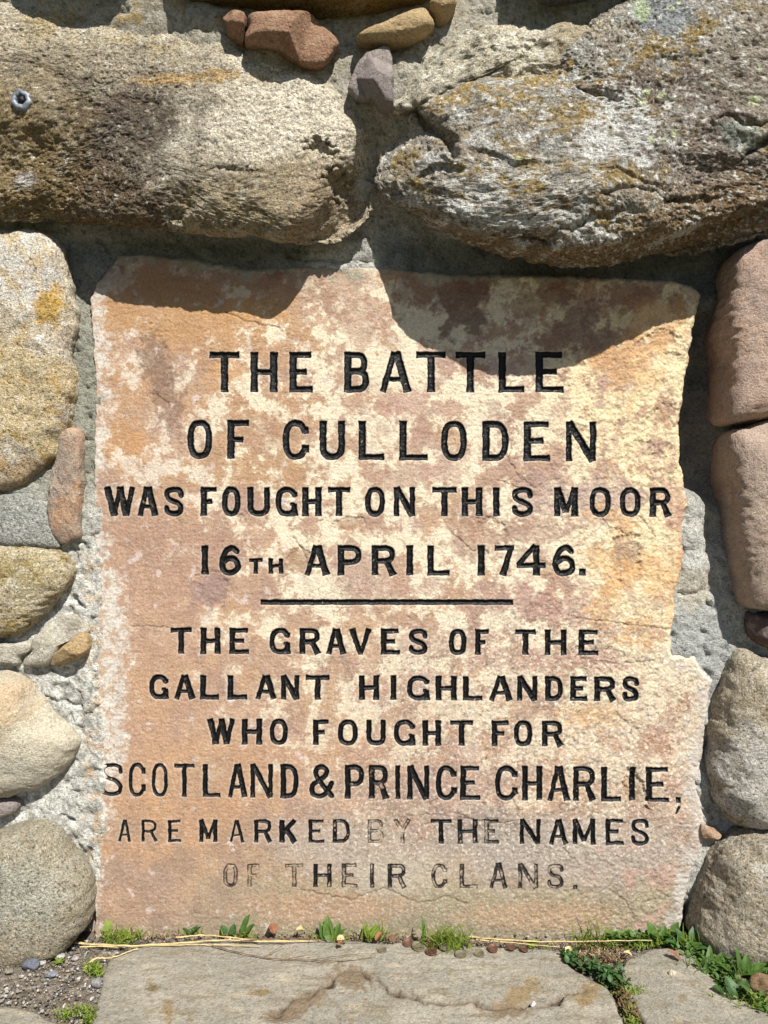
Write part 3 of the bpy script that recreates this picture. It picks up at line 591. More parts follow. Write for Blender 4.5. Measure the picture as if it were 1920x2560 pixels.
build_stone('stone', ver([(835, 235), (860, 190), (900, 130), (955, 92), (1010, 62), (1100, 48), (1180, 58), (1240, 45), (1300, 52), (1380, 66), (1400, 110), (1385, 140), (1330, 158), (1250, 170), (1180, 178), (1080, 180), (1000, 190), (920, 222), (870, 250)]),
            0.036, 0.056, 3.4, 520, 80, .06, [(0.012, 110, 3, (1, 1, 1), ''), (0.009, 45, 4, (1, 1, 1), 'ridge'), (0.0035, 17, 4, (1, 1, 1), 'ridge')], pwht, wall, 'pale crystalline rock with dark hollows above the lichened boulder', seed=19, jag=7, lean=(.05, .4),
            shape=lambda x, y: -0.034*blob(x, y, 1590, 125, 46, 36, 30, 4, .6, .5)-0.016*blob(x, y, 1500, 150, 50, 16, 10, 5, .7, .5))
build_stone('stone', [(553, 16), (585, 20), (610, 28), (616, 42), (612, 70), (607, 94), (588, 84), (570, 72), (566, 52), (556, 36)], 0.072, 0.030, 5, 120, 34, .03, FLAT, pred, wall, 'narrow rust red stone left of the larger red stone at the top', M_fine, seed=20, jag=2, facets=2, dens=.5, lean=(-.2, .25))
build_stone('stone', [(620, 28), (670, 22), (718, 20), (772, 20), (812, 45), (847, 82), (836, 112), (812, 140), (770, 147), (712, 122), (682, 106), (613, 96), (616, 60)], 0.070, 0.045, 5, 260, 56, .04,
            FLAT[1:], pred, wall, 'broken rust red stone at the top of the wall', M_fine, seed=21, jag=3, facets=5, dens=.5, lean=(-.1, .25))
build_stone('stone', [(893, 86), (905, 72), (950, 50), (1020, 22), (1063, 10), (1076, 28), (1088, 46), (1078, 62), (1045, 80), (1000, 96), (960, 99), (920, 94)], 0.064, 0.036, 3.2, 220, 50, .03,
            [(0.004, 80, 3, (1, 1, 1), ''), (0.0025, 24, 4, (.5, 1, 3), 'ridge'), (0.0006, 8, 3, (1, 1, 1), '')], ptan, wall, 'long tan stone slanting up at the top centre', M_fine, seed=22, jag=2, lean=(0, .2))
build_stone('stone', [(1072, 22), (1100, 20), (1134, 13), (1140, 26), (1122, 46), (1095, 58), (1084, 46)], 0.062, 0.026, 3, 110, 30, .03, FLAT, ptan, wall, 'small brown tip stone at the right end of the long tan stone', M_fine, seed=23, jag=2)
build_stone('stone', [(886, 150), (905, 122), (940, 102), (968, 97), (980, 118), (982, 180), (984, 235), (980, 262), (950, 258), (930, 238), (900, 236), (872, 214), (870, 196)], 0.066, 0.052, 7, 260, 56, .04,
            FLAT[1:], pgray, wall, 'purplish grey angular stone hanging between the big boulders', M_fine, seed=29, jag=3, facets=3, lean=(0, .3), dens=.5)
build_stone('stone', [(420, -60), (470, -4), (560, 2), (700, 14), (820, 27), (900, 24), (980, 10), (1060, -10), (1120, -80), (1000, -220), (700, -260), (500, -200)], 0.070, 0.060, 3, 300, 60, .06, ROUGH, pyel, wall, 'yellow brown stone whose foot enters at the top centre', seed=25, jag=3)
build_stone('stone', [(40, -120), (90, -70), (160, -44), (250, -40), (330, -66), (400, -110), (380, -240), (200, -300), (60, -240)], 0.075, 0.055, 3, 200, 40, .06, ROUGH, T1, wall, 'stone just above the top left of the picture', seed=26)
build_stone('stone', [(1360, -30), (1440, -26), (1520, -44), (1620, -90), (1650, -220), (1500, -320), (1320, -260), (1300, -120)], 0.085, 0.05, 3, 200, 40, .06, ROUGH, pJ, wall, 'stone just above the top right of the picture', seed=27)

# lead plug let into the left boulder
def ray_front(o, px, py):
    """depth (m towards the viewer) of a stone's face at a photograph pixel"""
    k = .5; v = np.empty(len(o.data.vertices)*3); o.data.vertices.foreach_get('co', v); v = v.reshape(-1, 3)
    px_ = v[:, 0]*D/((D+v[:, 1])*S)+960; py_ = 1280-(v[:, 2]-ZC)*D/((D+v[:, 1])*S)
    i = np.argmin((px_-px)**2+(py_-py)**2+(v[:, 1] > 0)*1e9); return v[i]
c0 = ray_front(boulA, 55, 252)
def lathe(prof, n=40, jx=0.0, seed=0):
    V = []; F = []
    m = len(prof); ang = np.linspace(0, 2*np.pi, n, endpoint=False)
    for (r, h) in prof:
        for a in ang:
            rr = r*(1+jx*n2(np.array([math.cos(a)*2+seed]), np.array([math.sin(a)*2]), seed)[0]*2)
            V.append((rr*math.cos(a), -h, rr*math.sin(a)))
    return np.array(V), grid_faces(m, n, True)
V, F = lathe([(0.0150, -.012), (0.0145, .002), (0.0125, .0045), (0.0085, .005), (0.0065, .003), (.0055, -.006), (.0005, -.007)], 40, .09, 3)
F = F[:, ::-1]; me = new_mesh('lead_plug', V+np.array(c0), F); lp = link('lead_plug', me, M_lead, boulA)
V, F = lathe([(0.0048, -.008), (0.0048, .003), (.003, .0045), (.0004, .005)], 20, .2, 5)
me = new_mesh('hole_core', V+np.array(c0)+np.array([0.0005, 0, 0]), F[:, ::-1]); link('hole_core', me, M_hole, boulA)  # near-black core added for the darkness inside the plug's hole

# ------------------------------------------------------------------ lettering as strokes (photograph pixels)
def seg_sdf(x, y, a, b, w0, w1=None, ext0=0.0, ext1=0.0, flare=0.14):
    ax, ay = a; bx, by = b; L = math.hypot(bx-ax, by-ay); ux, uy = (bx-ax)/L, (by-ay)/L
    u = (x-ax)*ux+(y-ay)*uy; v = -(x-ax)*uy+(y-ay)*ux
    t = np.clip((u+ext0)/(L+ext0+ext1), 0, 1); w1 = w0 if w1 is None else w1
    wd = (w0+(w1-w0)*t)*(1+flare*np.abs(2*t-1)**5)
    return np.maximum(np.abs(v)-wd, np.maximum(-ext0-u, u-L-ext1))
def path_sdf(x, y, pts, w):
    return line_dist(x, y, pts)-w
def sup(cx, cy, rx, ry, a0, a1, n=26, e=2.5):
    t = np.radians(np.linspace(a0, a1, n))
    return [(cx+rx*np.sign(math.cos(q))*abs(math.cos(q))**(2/e), cy-ry*np.sign(math.sin(q))*abs(math.sin(q))**(2/e)) for q in t]
def glyph(ch, x, y, box, hw):
    x0, y0, x1, y1 = box; W = x1-x0; H = y1-y0; hh = hw*0.80
    L_, R_, T_, B_2 = x0+hw, x1-hw, y0+hh, y1-hh; cx = (x0+x1)/2; cy = (y0+y1)/2
    st_ = lambda a, b, k=1.0, f=.14: seg_sdf(x, y, a, b, hw*k, flare=f)
    ho = lambda a, b, f=.10: seg_sdf(x, y, a, b, hh, flare=f)
    V_ = lambda X: seg_sdf(x, y, (X, y0), (X, y1), hw)
    m = np.minimum
    if ch == 'I' or ch == '1':
        r = seg_sdf(x, y, (cx, y0), (cx, y1), W/2*.88)
        return r
    if ch == 'T': return m(seg_sdf(x, y, (cx, y0), (cx, y1), hw), ho((x0, T_), (x1, T_), .25))
    if ch == 'H': return m(m(V_(L_), V_(R_)), ho((L_, cy), (R_, cy), 0))
    if ch == 'E': return m(m(V_(L_), ho((x0, T_), (x1-W*.06, T_), .2)), m(ho((L_, cy-.01*H), (x1-W*.25, cy-.01*H), .25), ho((x0, B_2), (x1, B_2), .2)))
    if ch == 'F': return m(m(V_(L_), ho((x0, T_), (x1, T_), .2)), ho((L_, cy+.0*H), (x1-W*.25, cy), .3))
    if ch == 'L': return m(V_(L_), ho((x0, B_2), (x1, B_2), .25))
    if ch == 'A':
        r = m(seg_sdf(x, y, (cx-hw*.25, y0), (L_-hw*.1, y1), hw*.82), seg_sdf(x, y, (cx+hw*.25, y0), (R_+hw*.1, y1), hw*1.05))
        q = .68; return m(r, seg_sdf(x, y, (x0+W*.28, y0+H*q), (x1-W*.28, y0+H*q), hh*.8, flare=0))
    if ch == 'V': return m(seg_sdf(x, y, (L_, y0), (cx, y1), hw*1.05, hw*.8), seg_sdf(x, y, (R_, y0), (cx, y1), hw*.9, hw*.7))
    if ch == 'W':
        return m(m(seg_sdf(x, y, (L_, y0), (x0+W*.33, y1), hw*1.1), seg_sdf(x, y, (cx+hw*.2, y0), (x0+W*.31, y1), hw*.8)),
                 m(seg_sdf(x, y, (cx, y0), (x0+W*.70, y1), hw*1.05), seg_sdf(x, y, (R_, y0), (x0+W*.70, y1), hw*.85)))
    if ch == 'M': return m(m(V_(L_), V_(R_)), m(seg_sdf(x, y, (L_, y0), (cx, y0+H*.86), hw), seg_sdf(x, y, (R_, y0), (cx, y0+H*.86), hw*.8)))
    if ch == 'N': return m(m(seg_sdf(x, y, (L_, y0), (L_, y1), hw*.85), seg_sdf(x, y, (R_, y0), (R_, y1), hw*.85)), seg_sdf(x, y, (L_, y0), (R_, y1), hw*1.0, flare=0))
    if ch == 'K': return m(V_(L_), m(seg_sdf(x, y, (R_, y0), (L_, y0+H*.62), hw*.95), seg_sdf(x, y, (x0+W*.38, y0+H*.42), (R_, y1), hw*1.1)))
    if ch == 'Y': return m(seg_sdf(x, y, (L_, y0), (cx, y0+H*.52), hw), m(seg_sdf(x, y, (R_, y0), (cx, y0+H*.52), hw), seg_sdf(x, y, (cx, y0+H*.5), (cx, y1), hw)))
    rx, ry = W/2-hw, H/2-hh
    if ch == 'O': return path_sdf(x, y, sup(cx, cy, rx, ry, 0, 360, 44), hw*.95)
    if ch in 'CG':
        r = path_sdf(x, y, sup(cx, cy, rx, ry, 28, 318, 40), hw*.95)
        if ch == 'C': return m(r, m(seg_sdf(x, y, (R_, cy-ry*.80), (R_, cy-ry*.38), hw*.95, flare=.2), seg_sdf(x, y, (R_, cy+ry*.28), (R_, cy+ry*.76), hw*1.1, flare=.1)))
        return m(r, m(seg_sdf(x, y, (R_, cy-ry*.80), (R_, cy-ry*.40), hw*.9, flare=.2), m(seg_sdf(x, y, (R_-hw*.3, cy+ry*.16), (R_-hw*.1, y1), hw*.95, hw*1.2, flare=.1), seg_sdf(x, y, (R_-1.7*hw, cy+ry*.22), (R_, cy+ry*.22), hh*.7, flare=0))))
    if ch == 'U':
        p = [(L_, y0+hw)]+sup(cx, cy+ry*.35, rx, ry*.65, 180, 360, 22)+[(R_, y0+hw)]
        return m(path_sdf(x, y, p, hw*.95), m(seg_sdf(x, y, (L_, y0), (L_, cy), hw), seg_sdf(x, y, (R_, y0), (R_, cy), hw*.9)))
    if ch == 'D':
        p = [(L_, T_)]+sup(x0+W*.42, cy, x1-hw-(x0+W*.42), ry, 90, -90, 26)+[(L_, B_2)]
        return m(V_(L_), path_sdf(x, y, p, hw*.9))
    def bowl(ya, yb, xr, k=.9):
        c_ = (ya+yb)/2; xs = x0+W*.45
        return path_sdf(x, y, [(L_, ya)]+sup(xs, c_, xr-hw-xs, (yb-ya)/2, 90, -90, 18, 2.6)+[(L_, yb)], hw*k)
    if ch == 'B': return m(V_(L_), m(bowl(T_, y0+H*.48, x1-W*.06, .85), bowl(y0+H*.48, B_2, x1)))
    if ch == 'P': return m(V_(L_), bowl(T_, y0+H*.56, x1))
    if ch == 'R': return m(m(V_(L_), bowl(T_, y0+H*.52, x1-W*.03)), seg_sdf(x, y, (x0+W*.58, y0+H*.50), (R_+hw*.1, y1), hw*.9, hw*1.15))
    def cr(p, k=.95):
        q = crom([(x0+hw+a*(W-2*hw), y0+hh+b*(H-2*hh)) for a, b in p], 46, False); return path_sdf(x, y, [tuple(v) for v in q], hw*k)
    if ch == 'S': return cr([(.98, .24), (.90, .06), (.50, 0), (.10, .08), (.04, .26), (.22, .42), (.74, .56), (.97, .74), (.88, .94), (.48, 1.0), (.10, .93), (.02, .76)])
    if ch == '6': return cr([(.92, .14), (.66, 0), (.30, .10), (.06, .42), (.02, .70), (.20, .96), (.55, 1.0), (.92, .88), (.98, .66), (.80, .46), (.45, .42), (.12, .56)], .98)
    if ch == '7': return m(ho((x0, T_), (x1, T_), .2), seg_sdf(x, y, (R_, y0+hh), (x0+W*.42, y1), hw*.8, hw*1.1))
    if ch == '4': return m(seg_sdf(x, y, (x0+W*.68, y0), (x0+W*.68, y1), hw), m(seg_sdf(x, y, (x0+W*.64, y0), (L_-hw*.6, y0+H*.66), hw*.8, flare=0), ho((x0, y0+H*.66), (x1, y0+H*.66), .1)))
    if ch == '&':
        return cr([(1.0, 1.0), (.62, .68), (.26, .32), (.24, .08), (.50, 0), (.74, .10), (.68, .30), (.30, .48), (.04, .66), (.08, .92), (.38, 1.0), (.70, .90), (.98, .56)], .9)
    if ch == '.': return np.maximum(np.abs(x-cx)-W/2, np.abs(y-cy)-H/2)
    if ch == '-': return seg_sdf(x, y, (x0, cy), (x1, cy), H/2, flare=.0)
    if ch == ',': return seg_sdf(x, y, (x1-3, y0), (x0+3, y1), 5, 2, flare=0)
# rows: (text, [x ranges], top left, bottom left, top right, bottom right, half stroke, wear)
ROWS = [
 ('THEBATTLE', [(523, 599), (626, 694), (723, 782), (860, 924), (948, 1028), (1040, 1115), (1138, 1214), (1246, 1312), (1339, 1410)], 880, 981, 879, 981, 8.2),
 ('OFCULLODEN', [(467, 531), (568, 623), (706, 772), (798, 863), (896, 961), (998, 1070), (1102, 1168), (1206, 1273), (1309, 1376), (1413, 1492)], 1050, 1147, 1054, 1154, 8.0),
 ('WASFOUGHTONTHISMOOR', [(259, 340), (342, 395), (408, 461), (501, 542), (554, 602), (618, 675), (688, 745), (755, 804), (819, 876), (912, 963), (983, 1039), (1080, 1142), (1154, 1206), (1231, 1250), (1278, 1334), (1385, 1445), (1473, 1528), (1549, 1603), (1625, 1680)], 1217, 1290, 1219, 1292, 7.0),
 ('16APRIL1746', [(502, 521), (546, 603), (760, 824), (844, 905), (929, 991), (1015, 1034), (1068, 1125), (1193, 1214), (1236, 1286), (1291, 1365), (1380, 1440)], 1364, 1438, 1363, 1440, 7.2),
 ('TH', [(622, 657), (671, 708)], 1396, 1435, 1396, 1435, 5.0),
 ('.', [(1448, 1466)], 1422, 1440, 1422, 1440, 5),
 ('THEGRAVESOFTHE', [(426, 479), (501, 551), (573, 623), (673, 727), (748, 802), (814, 865), (872, 930), (952, 1000), (1020, 1070), (1121, 1167), (1187, 1223), (1288, 1340), (1362, 1417), (1447, 1498)], 1569, 1635, 1575, 1639, 6.4),
 ('GALLANTHIGHLANDERS', [(372, 422), (434, 488), (500, 548), (568, 618), (637, 691), (701, 749), (764, 824), (897, 948), (975, 992), (1017, 1075), (1089, 1142), (1157, 1207), (1222, 1282), (1292, 1345), (1363, 1409), (1426, 1470), (1486, 1541), (1555, 1599)], 1687, 1748, 1692, 1754, 6.4),
 ('WHOFOUGHTFOR', [(517, 588), (604, 655), (673, 720), (782, 822), (844, 895), (915, 965), (984, 1039), (1056, 1103), (1125, 1183), (1229, 1272), (1284, 1332), (1355, 1409)], 1797, 1861, 1803, 1867, 6.2),
 ('SCOTLAND&PRINCECHARLIE', [(249, 308), (321, 364), (379, 420), (436, 486), (507, 552), (568, 618), (625, 683), (701, 747), (771, 837), (862, 911), (922, 972), (987, 1001), (1017, 1074), (1089, 1142), (1150, 1201), (1237, 1295), (1305, 1356), (1368, 1425), (1433, 1490), (1503, 1553), (1574, 1591), (1615, 1673)], 1908, 1990, 1918, 2006, 6.4),
 ('.,', [(1690, 1703), (1686, 1702)], 1994, 2008, 1994, 2008, 5),
 ('AREMARKEDBYTHENAMES', [(295, 328), (354, 393), (420, 453), (498, 543), (573, 610), (635, 680), (698, 744), (771, 811), (832, 875), (919, 960), (984, 1028), (1077, 1128), (1144, 1194), (1211, 1248), (1299, 1352), (1372, 1420), (1432, 1489), (1514, 1560), (1577, 1624)], 2050, 2104, 2048, 2114, 5.2),
 ('OFTHEIRCLANS', [(557, 595), (618, 648), (713, 758), (783, 829), (854, 893), (924, 936), (969, 1016), (1078, 1118), (1149, 1195), (1223, 1269), (1295, 1346), (1367, 1411)], 2160, 2218, 2160, 2222, 4.8),
 ('.', [(1433, 1444)], 2213, 2224, 2213, 2224, 4),
 ('-', [(651, 1283)], 1497, 1513, 1500, 1513, 5),
]
# how much paint is left and how deep the cut still is, letter by letter, on the worn rows
WEAR = {9: [.82, .92, .88, .96, .96, .9, .96, .96, .96, .9, .8]+[1]*11,
        11: [.95, .92, .95, .96, .9, .96, .97, .8, .78, .44, .44, .9, .72, .56, .96, .9, .93, .9, .9], 12: [.52, .42, .44, .72, .54, .62, .66, .62, .54, .62, .60, .60], 13: [.7]}
THIN = {9: [.8, .72, .68, .78, .85, .9, .9, .95], 11: [.62, .60, .72, .85, .62, .85, 1.1, .8, .85, .8, .8]}
sst = 2.0
gxs = np.arange(204, 1806, sst); gys = np.arange(612, 2392, sst)
SX, SY = np.meshgrid(gxs, gys); ny_, nx_ = SX.shape
sd = np.full(SX.shape, 99.0); gid = np.full(SX.shape, -1, int); cut = np.ones(SX.shape); wearm = np.ones(SX.shape)
letters = []
wx = 1.8*fbm2(SX, SY, 20, 2, 201); wy = 1.8*fbm2(SX, SY, 20, 2, 202); edge = 0.9*fbm2(SX, SY, 7, 2, 203)
for ri, (txt, xs, tl, bl, tr, br, hw) in enumerate(ROWS):
    X0, X1 = xs[0][0], max(a[1] for a in xs)
    for ci, ch in enumerate(txt):
        a, b = xs[ci]; f = ((a+b)/2-X0)/max(1, X1-X0)
        y0 = tl+(tr-tl)*f; y1 = bl+(br-bl)*f
        if ch == ',': y0, y1 = 2015, 2036
        i0 = int((a-16-gxs[0])/sst); i1 = int((b+18-gxs[0])/sst); j0 = int((y0-16-gys[0])/sst); j1 = int((y1+18-gys[0])/sst)
        sl = (slice(j0, j1), slice(i0, i1))
        hw_ = hw*(0.94 if ch in 'SC&G6O' else 1.0)*(THIN[ri][ci] if ri in THIN and ci < len(THIN[ri]) else 1)
        v = glyph(ch, SX[sl]+wx[sl], SY[sl]+wy[sl], (a, y0, b, y1), hw_*1.17)+edge[sl]
        wv = WEAR.get(ri, [1]*40)[ci] if ci < len(WEAR.get(ri, [1]*40)) else 1
        up_ = v < sd[sl]
        sd[sl] = np.where(up_, v, sd[sl]); gid[sl] = np.where(up_ & (v < 5), len(letters), gid[sl])
        wearm[sl] = np.where(up_, wv, wearm[sl]); cut[sl] = np.where(up_, .35+.65*wv, cut[sl])
        letters.append((ch, ri, wv, hw))
x = SX.ravel(); y = SY.ravel(); sdv = sd.ravel()
# --- relief of the face
bnd = poly_sdf(x+7*fbm2(x, y, 30, 4, 211), y+7*fbm2(x, y, 30, 4, 212), SLAB)
rel = 0.0022*fbm2(x, y, 260, 3, 220)+.00035*fbm2(x*.22, y, 9, 3, 224, .6)+0.0011*fbm2(x, y, 70, 4, 221, .55)
mr_ = ss(1000, 1500, x)+.35
rel += 0.0014*mr_*(-np.abs(fbm2(x, y+.4*x, 46, 4, 222, .6)))*2.0
rel += (.00045+.0006*mr_)*fbm2(x, y*1.5, 13, 4, 223, .65)
CHIPS = [(1560, 1390, 40, 60, 20, .0030), (1590, 1980, 24, 50, -20, .0040), (530, 1470, 42, 44, 0, .0016), (870, 1310, 40, 18, -10, .0018), (750, 1400, 30, 34, 30, .0022), (1680, 900, 30, 20, 0, .0020), (1640, 860, 60, 30, -20, .002),
         (390, 900, 36, 90, -15, .0010), (1230, 1330, 50, 30, 30, .0018), (1650, 1080, 40, 70, 10, .002), (1260, 2120, 90, 60, 20, .0015), (1600, 1150, 50, 50, 0, .0025), (1470, 830, 60, 40, -20, .0015), (1270, 850, 60, 30, 10, .0012),
         (1180, 740, 60, 60, 0, .0014), (620, 1300, 50, 20, 0, .001), (1500, 1640, 70, 24, 8, .0012), (1100, 2060, 120, 26, 0, .0010), (760, 1650, 40, 20, 10, .0010), (1080, 1560, 60, 30, 0, .001), (1380, 960, 40, 20, 0, .001)]
for i, (a, b, r1, r2, an, dp) in enumerate(CHIPS): rel -= dp*blob(x, y, a, b, r1, r2, an, 230+i, .35, .35)
CR = [[(1280, 1100), (1270, 1150), (1300, 1195), (1340, 1220)], [(1600, 1290), (1640, 1340)], [(1060, 2060), (1150, 2045), (1240, 2060), (1300, 2050)], [(330, 1565), (420, 1570)],
      [(750, 2225), (880, 2250), (960, 2220), (1050, 2260), (1120, 2240), (1170, 2260)], [(1280, 1995), (1300, 2040)], [(1500, 1290), (1530, 1320), (1560, 1330)], [(730, 1340), (760, 1380), (770, 1420)], [(1420, 1540), (1560, 1560), (1680, 1575)],
      [(1440, 1640), (1540, 1660), (1640, 1650)], [(380, 980), (420, 1010)], [(1540, 1740), (1545, 1790), (1600, 1830)], [(1560, 1960), (1580, 1990)], [(560, 780), (640, 810), (700, 820)],
      [(1520, 2225), (1560, 2250), (1590, 2300)], [(1130, 1330), (1170, 1370), (1220, 1380)], [(1410, 2120), (1430, 2150)], [(1240, 1200), (1330, 1230)], [(1300, 1420), (1360, 1400)]]
hair = np.zeros(x.shape)
xw = x+10*fbm2(x, y, 26, 5, 260, .65); yw = y+10*fbm2(x, y, 26, 5, 261, .65)
for pts in CR:
    d = line_dist(xw, yw, pts); hair = np.maximum(hair, 1-ss(.6, 3.0, d))
rr = np.random.RandomState(5)
for i in range(420):       # short flaking edges
    a = 250+1450*rr.rand(); b = 700+1640*rr.rand(); L_ = 6+26*rr.rand(); t = rr.normal(.2, .5); k = rr.normal(0, .5)
    pts = [(a+L_*s_*math.cos(t+k*s_), b+L_*s_*math.sin(t+k*s_)) for s_ in np.linspace(0, 1, 6)]
    sel = (np.abs(x-a) < 60) & (np.abs(y-b) < 60)
    d = line_dist(xw[sel], yw[sel], pts); hair[sel] = np.maximum(hair[sel], (.10+.45*rr.rand()**2)*(1-ss(.4, 2.4, d)))
hair *= 1-ss(1, -2, sdv)
rel -= 0.0010*hair
HG = 0.0036*cut.ravel(); hwv = 7.0
g = np.clip(-sdv/6.5, 0, 1); groove = HG*(1-(1-g)**1.7)
lift = 0.0003*(1-ss(0, 6, sdv))
rt = ss(600, 900, x)+.0; rt = np.maximum(rt, 1-ss(660, 720, y))
edge_drop = (.0004+.0056*rt)*(1-ss(0, 1, np.clip(-bnd/16, 0, 1)))**2+(0.06*rt+.02*(1-rt))*ss(-1, 6, bnd)
hs = rel-groove-edge_drop
V = np.stack([(x-960)*S, -hs, (1280-y)*S+ZC], 1)
# --- colour of the face
ix = np.array
creamp = [(300, 800, .12), (450, 800, .06), (600, 780, .20), (750, 760, .30), (860, 880, .62), (1000, 960, .78), (920, 720, .55), (850, 1000, .5), (640, 900, .35), (520, 1000, .35), (400, 1130, .5), (300, 1050, .3), (280, 1000, .3), (700, 1120, .35), (600, 1200, .35), (820, 1220, .55), (860, 1380, .6),
          (480, 1240, .4), (350, 1330, .05), (500, 1420, .05), (420, 1560, .05), (620, 1480, .25), (620, 1660, .25), (400, 1800, .04), (300, 2000, .05), (500, 2000, .05), (700, 1500, .35), (830, 1480, .6), (900, 1600, .5), (760, 1640, .42), (1000, 1700, .55), (900, 1780, .55), (760, 1800, .4), (1000, 1880, .45), (1000, 2000, .35), (850, 2000, .2),
          (1100, 1080, .55), (1250, 980, .66), (1400, 1000, .75), (1600, 850, .75), (1560, 960, .75), (1650, 1080, .55), (1500, 1120, .6), (1300, 1200, .45), (1100, 1200, .62), (1160, 1300, .6), (1400, 1330, .7), (1600, 1330, .8), (1660, 1500, .95), (1580, 1480, .8), (1480, 1350, .75), (1300, 1420, .65), (1200, 1460, .6), (1060, 1480, .5), (1100, 1560, .5), (1280, 1560, .4), (1400, 1580, .55), (1560, 1600, .75),
          (1200, 1640, .55), (1400, 1660, .55), (1600, 1700, .7), (1300, 1760, .55), (1500, 1850, .8), (1640, 1850, .7), (1300, 1880, .55), (1480, 1930, .75), (1200, 1960, .35), (1560, 2000, .5), (1400, 2060, .45), (1650, 2000, .5), (1600, 2120, .3), (1300, 2150, .2), (1100, 2100, .12), (1000, 2150, .15), (800, 2150, .1), (600, 2200, .05), (900, 2280, .05), (1300, 2280, .1), (1650, 2280, .15),
          (1150, 760, .55), (1050, 850, .7), (1040, 720, .6), (1250, 750, .6), (1450, 740, .45), (1600, 740, .5), (1350, 840, .5), (1500, 830, .4), (1240, 870, .6), (400, 690, .05), (300, 660, .5), (600, 680, .4), (480, 650, .5), (780, 700, .5)]
cf = idw(x, y, creamp, 3.4)
def qn(n):    # even out to about 0..1
    return 0.5+0.5*np.tanh(n*2.9)
nA = qn(fbm2(x, y, 95, 7, 301, .70)*1.05+.30*fbm2(x, y, 18, 4, 302, .7)); nB = fbm2(x, y, 150, 5, 303, .55); nC = fbm2(x, y, 60, 5, 304, .6)
C = np.tile(lin((205, 163, 128)), (len(x), 1))
C = over(C, ss(-.1, .3, nB), (214, 168, 118), .8)
C = over(C, ss(.0, .3, fbm2(x, y, 110, 5, 305, .6)), (190, 148, 122), .85)
C = over(C, ss(.05, .28, fbm2(x, y, 45, 5, 306, .6)), (222, 180, 138), .5)
for i, (a, b, r1, r2, an, c_, k_) in enumerate([
    (520, 800, 260, 90, 10, (208, 152, 88), .75), (430, 760, 120, 100, 0, (210, 156, 92), .6), (300, 1110, 70, 60, 0, (216, 156, 86), .8), (330, 960, 60, 70, 0, (212, 158, 96), .6), (290, 790, 50, 40, 0, (212, 158, 92), .7),
    (600, 1180, 200, 60, 0, (208, 158, 98), .6), (650, 1040, 160, 90, 0, (206, 154, 98), .6), (560, 1560, 100, 60, 0, (206, 158, 112), .5),
    (420, 1400, 190, 130, 0, (200, 154, 122), .7), (380, 1750, 150, 200, 0, (208, 160, 118), .5), (450, 2080, 240, 120, 0, (214, 160, 104), .65), (560, 1900, 200, 60, 0, (214, 162, 106), .5),
    (350, 2240, 160, 90, 0, (200, 158, 122), .7), (1260, 1050, 100, 40, 0, (186, 142, 116), .5), (1000, 1500, 150, 50, 0, (204, 158, 116), .6), (1290, 1540, 110, 60, 0, (196, 148, 122), .7),
    (1500, 1700, 140, 60, 0, (214, 176, 132), .3), (800, 1900, 260, 40, 0, (206, 156, 116), .5), (1120, 1800, 60, 140, 0, (188, 140, 112), .5)]):
    C = over(C, blob(x, y, a, b, r1, r2, an, 400+i, .5, .8), c_, k_)
C *= .93
# cream crust
yel = np.clip(ss(1300, 1700, x)*ss(1900, 1500, y)+ss(1250, 1450, x)*ss(1300, 900, y)*.6, 0, 1)
cream = lin((248, 228, 188))[None]*(1-yel[:, None])+lin((252, 224, 166))[None]*yel[:, None]
lowc = ss(1500, 1900, y)*.8+ss(1500, 1600, y)*.1
cream = cream*(1-lowc[:, None])+lin((228, 204, 166))[None]*lowc[:, None]
pk = (1-ss(330, 700, x))[:, None]; cream = cream*(1-pk*.6)+lin((226, 200, 178))[None]*pk*.6
thr = 1-cf; m = ss(thr-.05, thr+.07, nA)
mh = ss(thr-.28, thr+.12, nA)
C = C*(1-.35*mh[:, None])+cream*.35*mh[:, None]
C = C*(1-.92*m[:, None])+cream*.92*m[:, None]
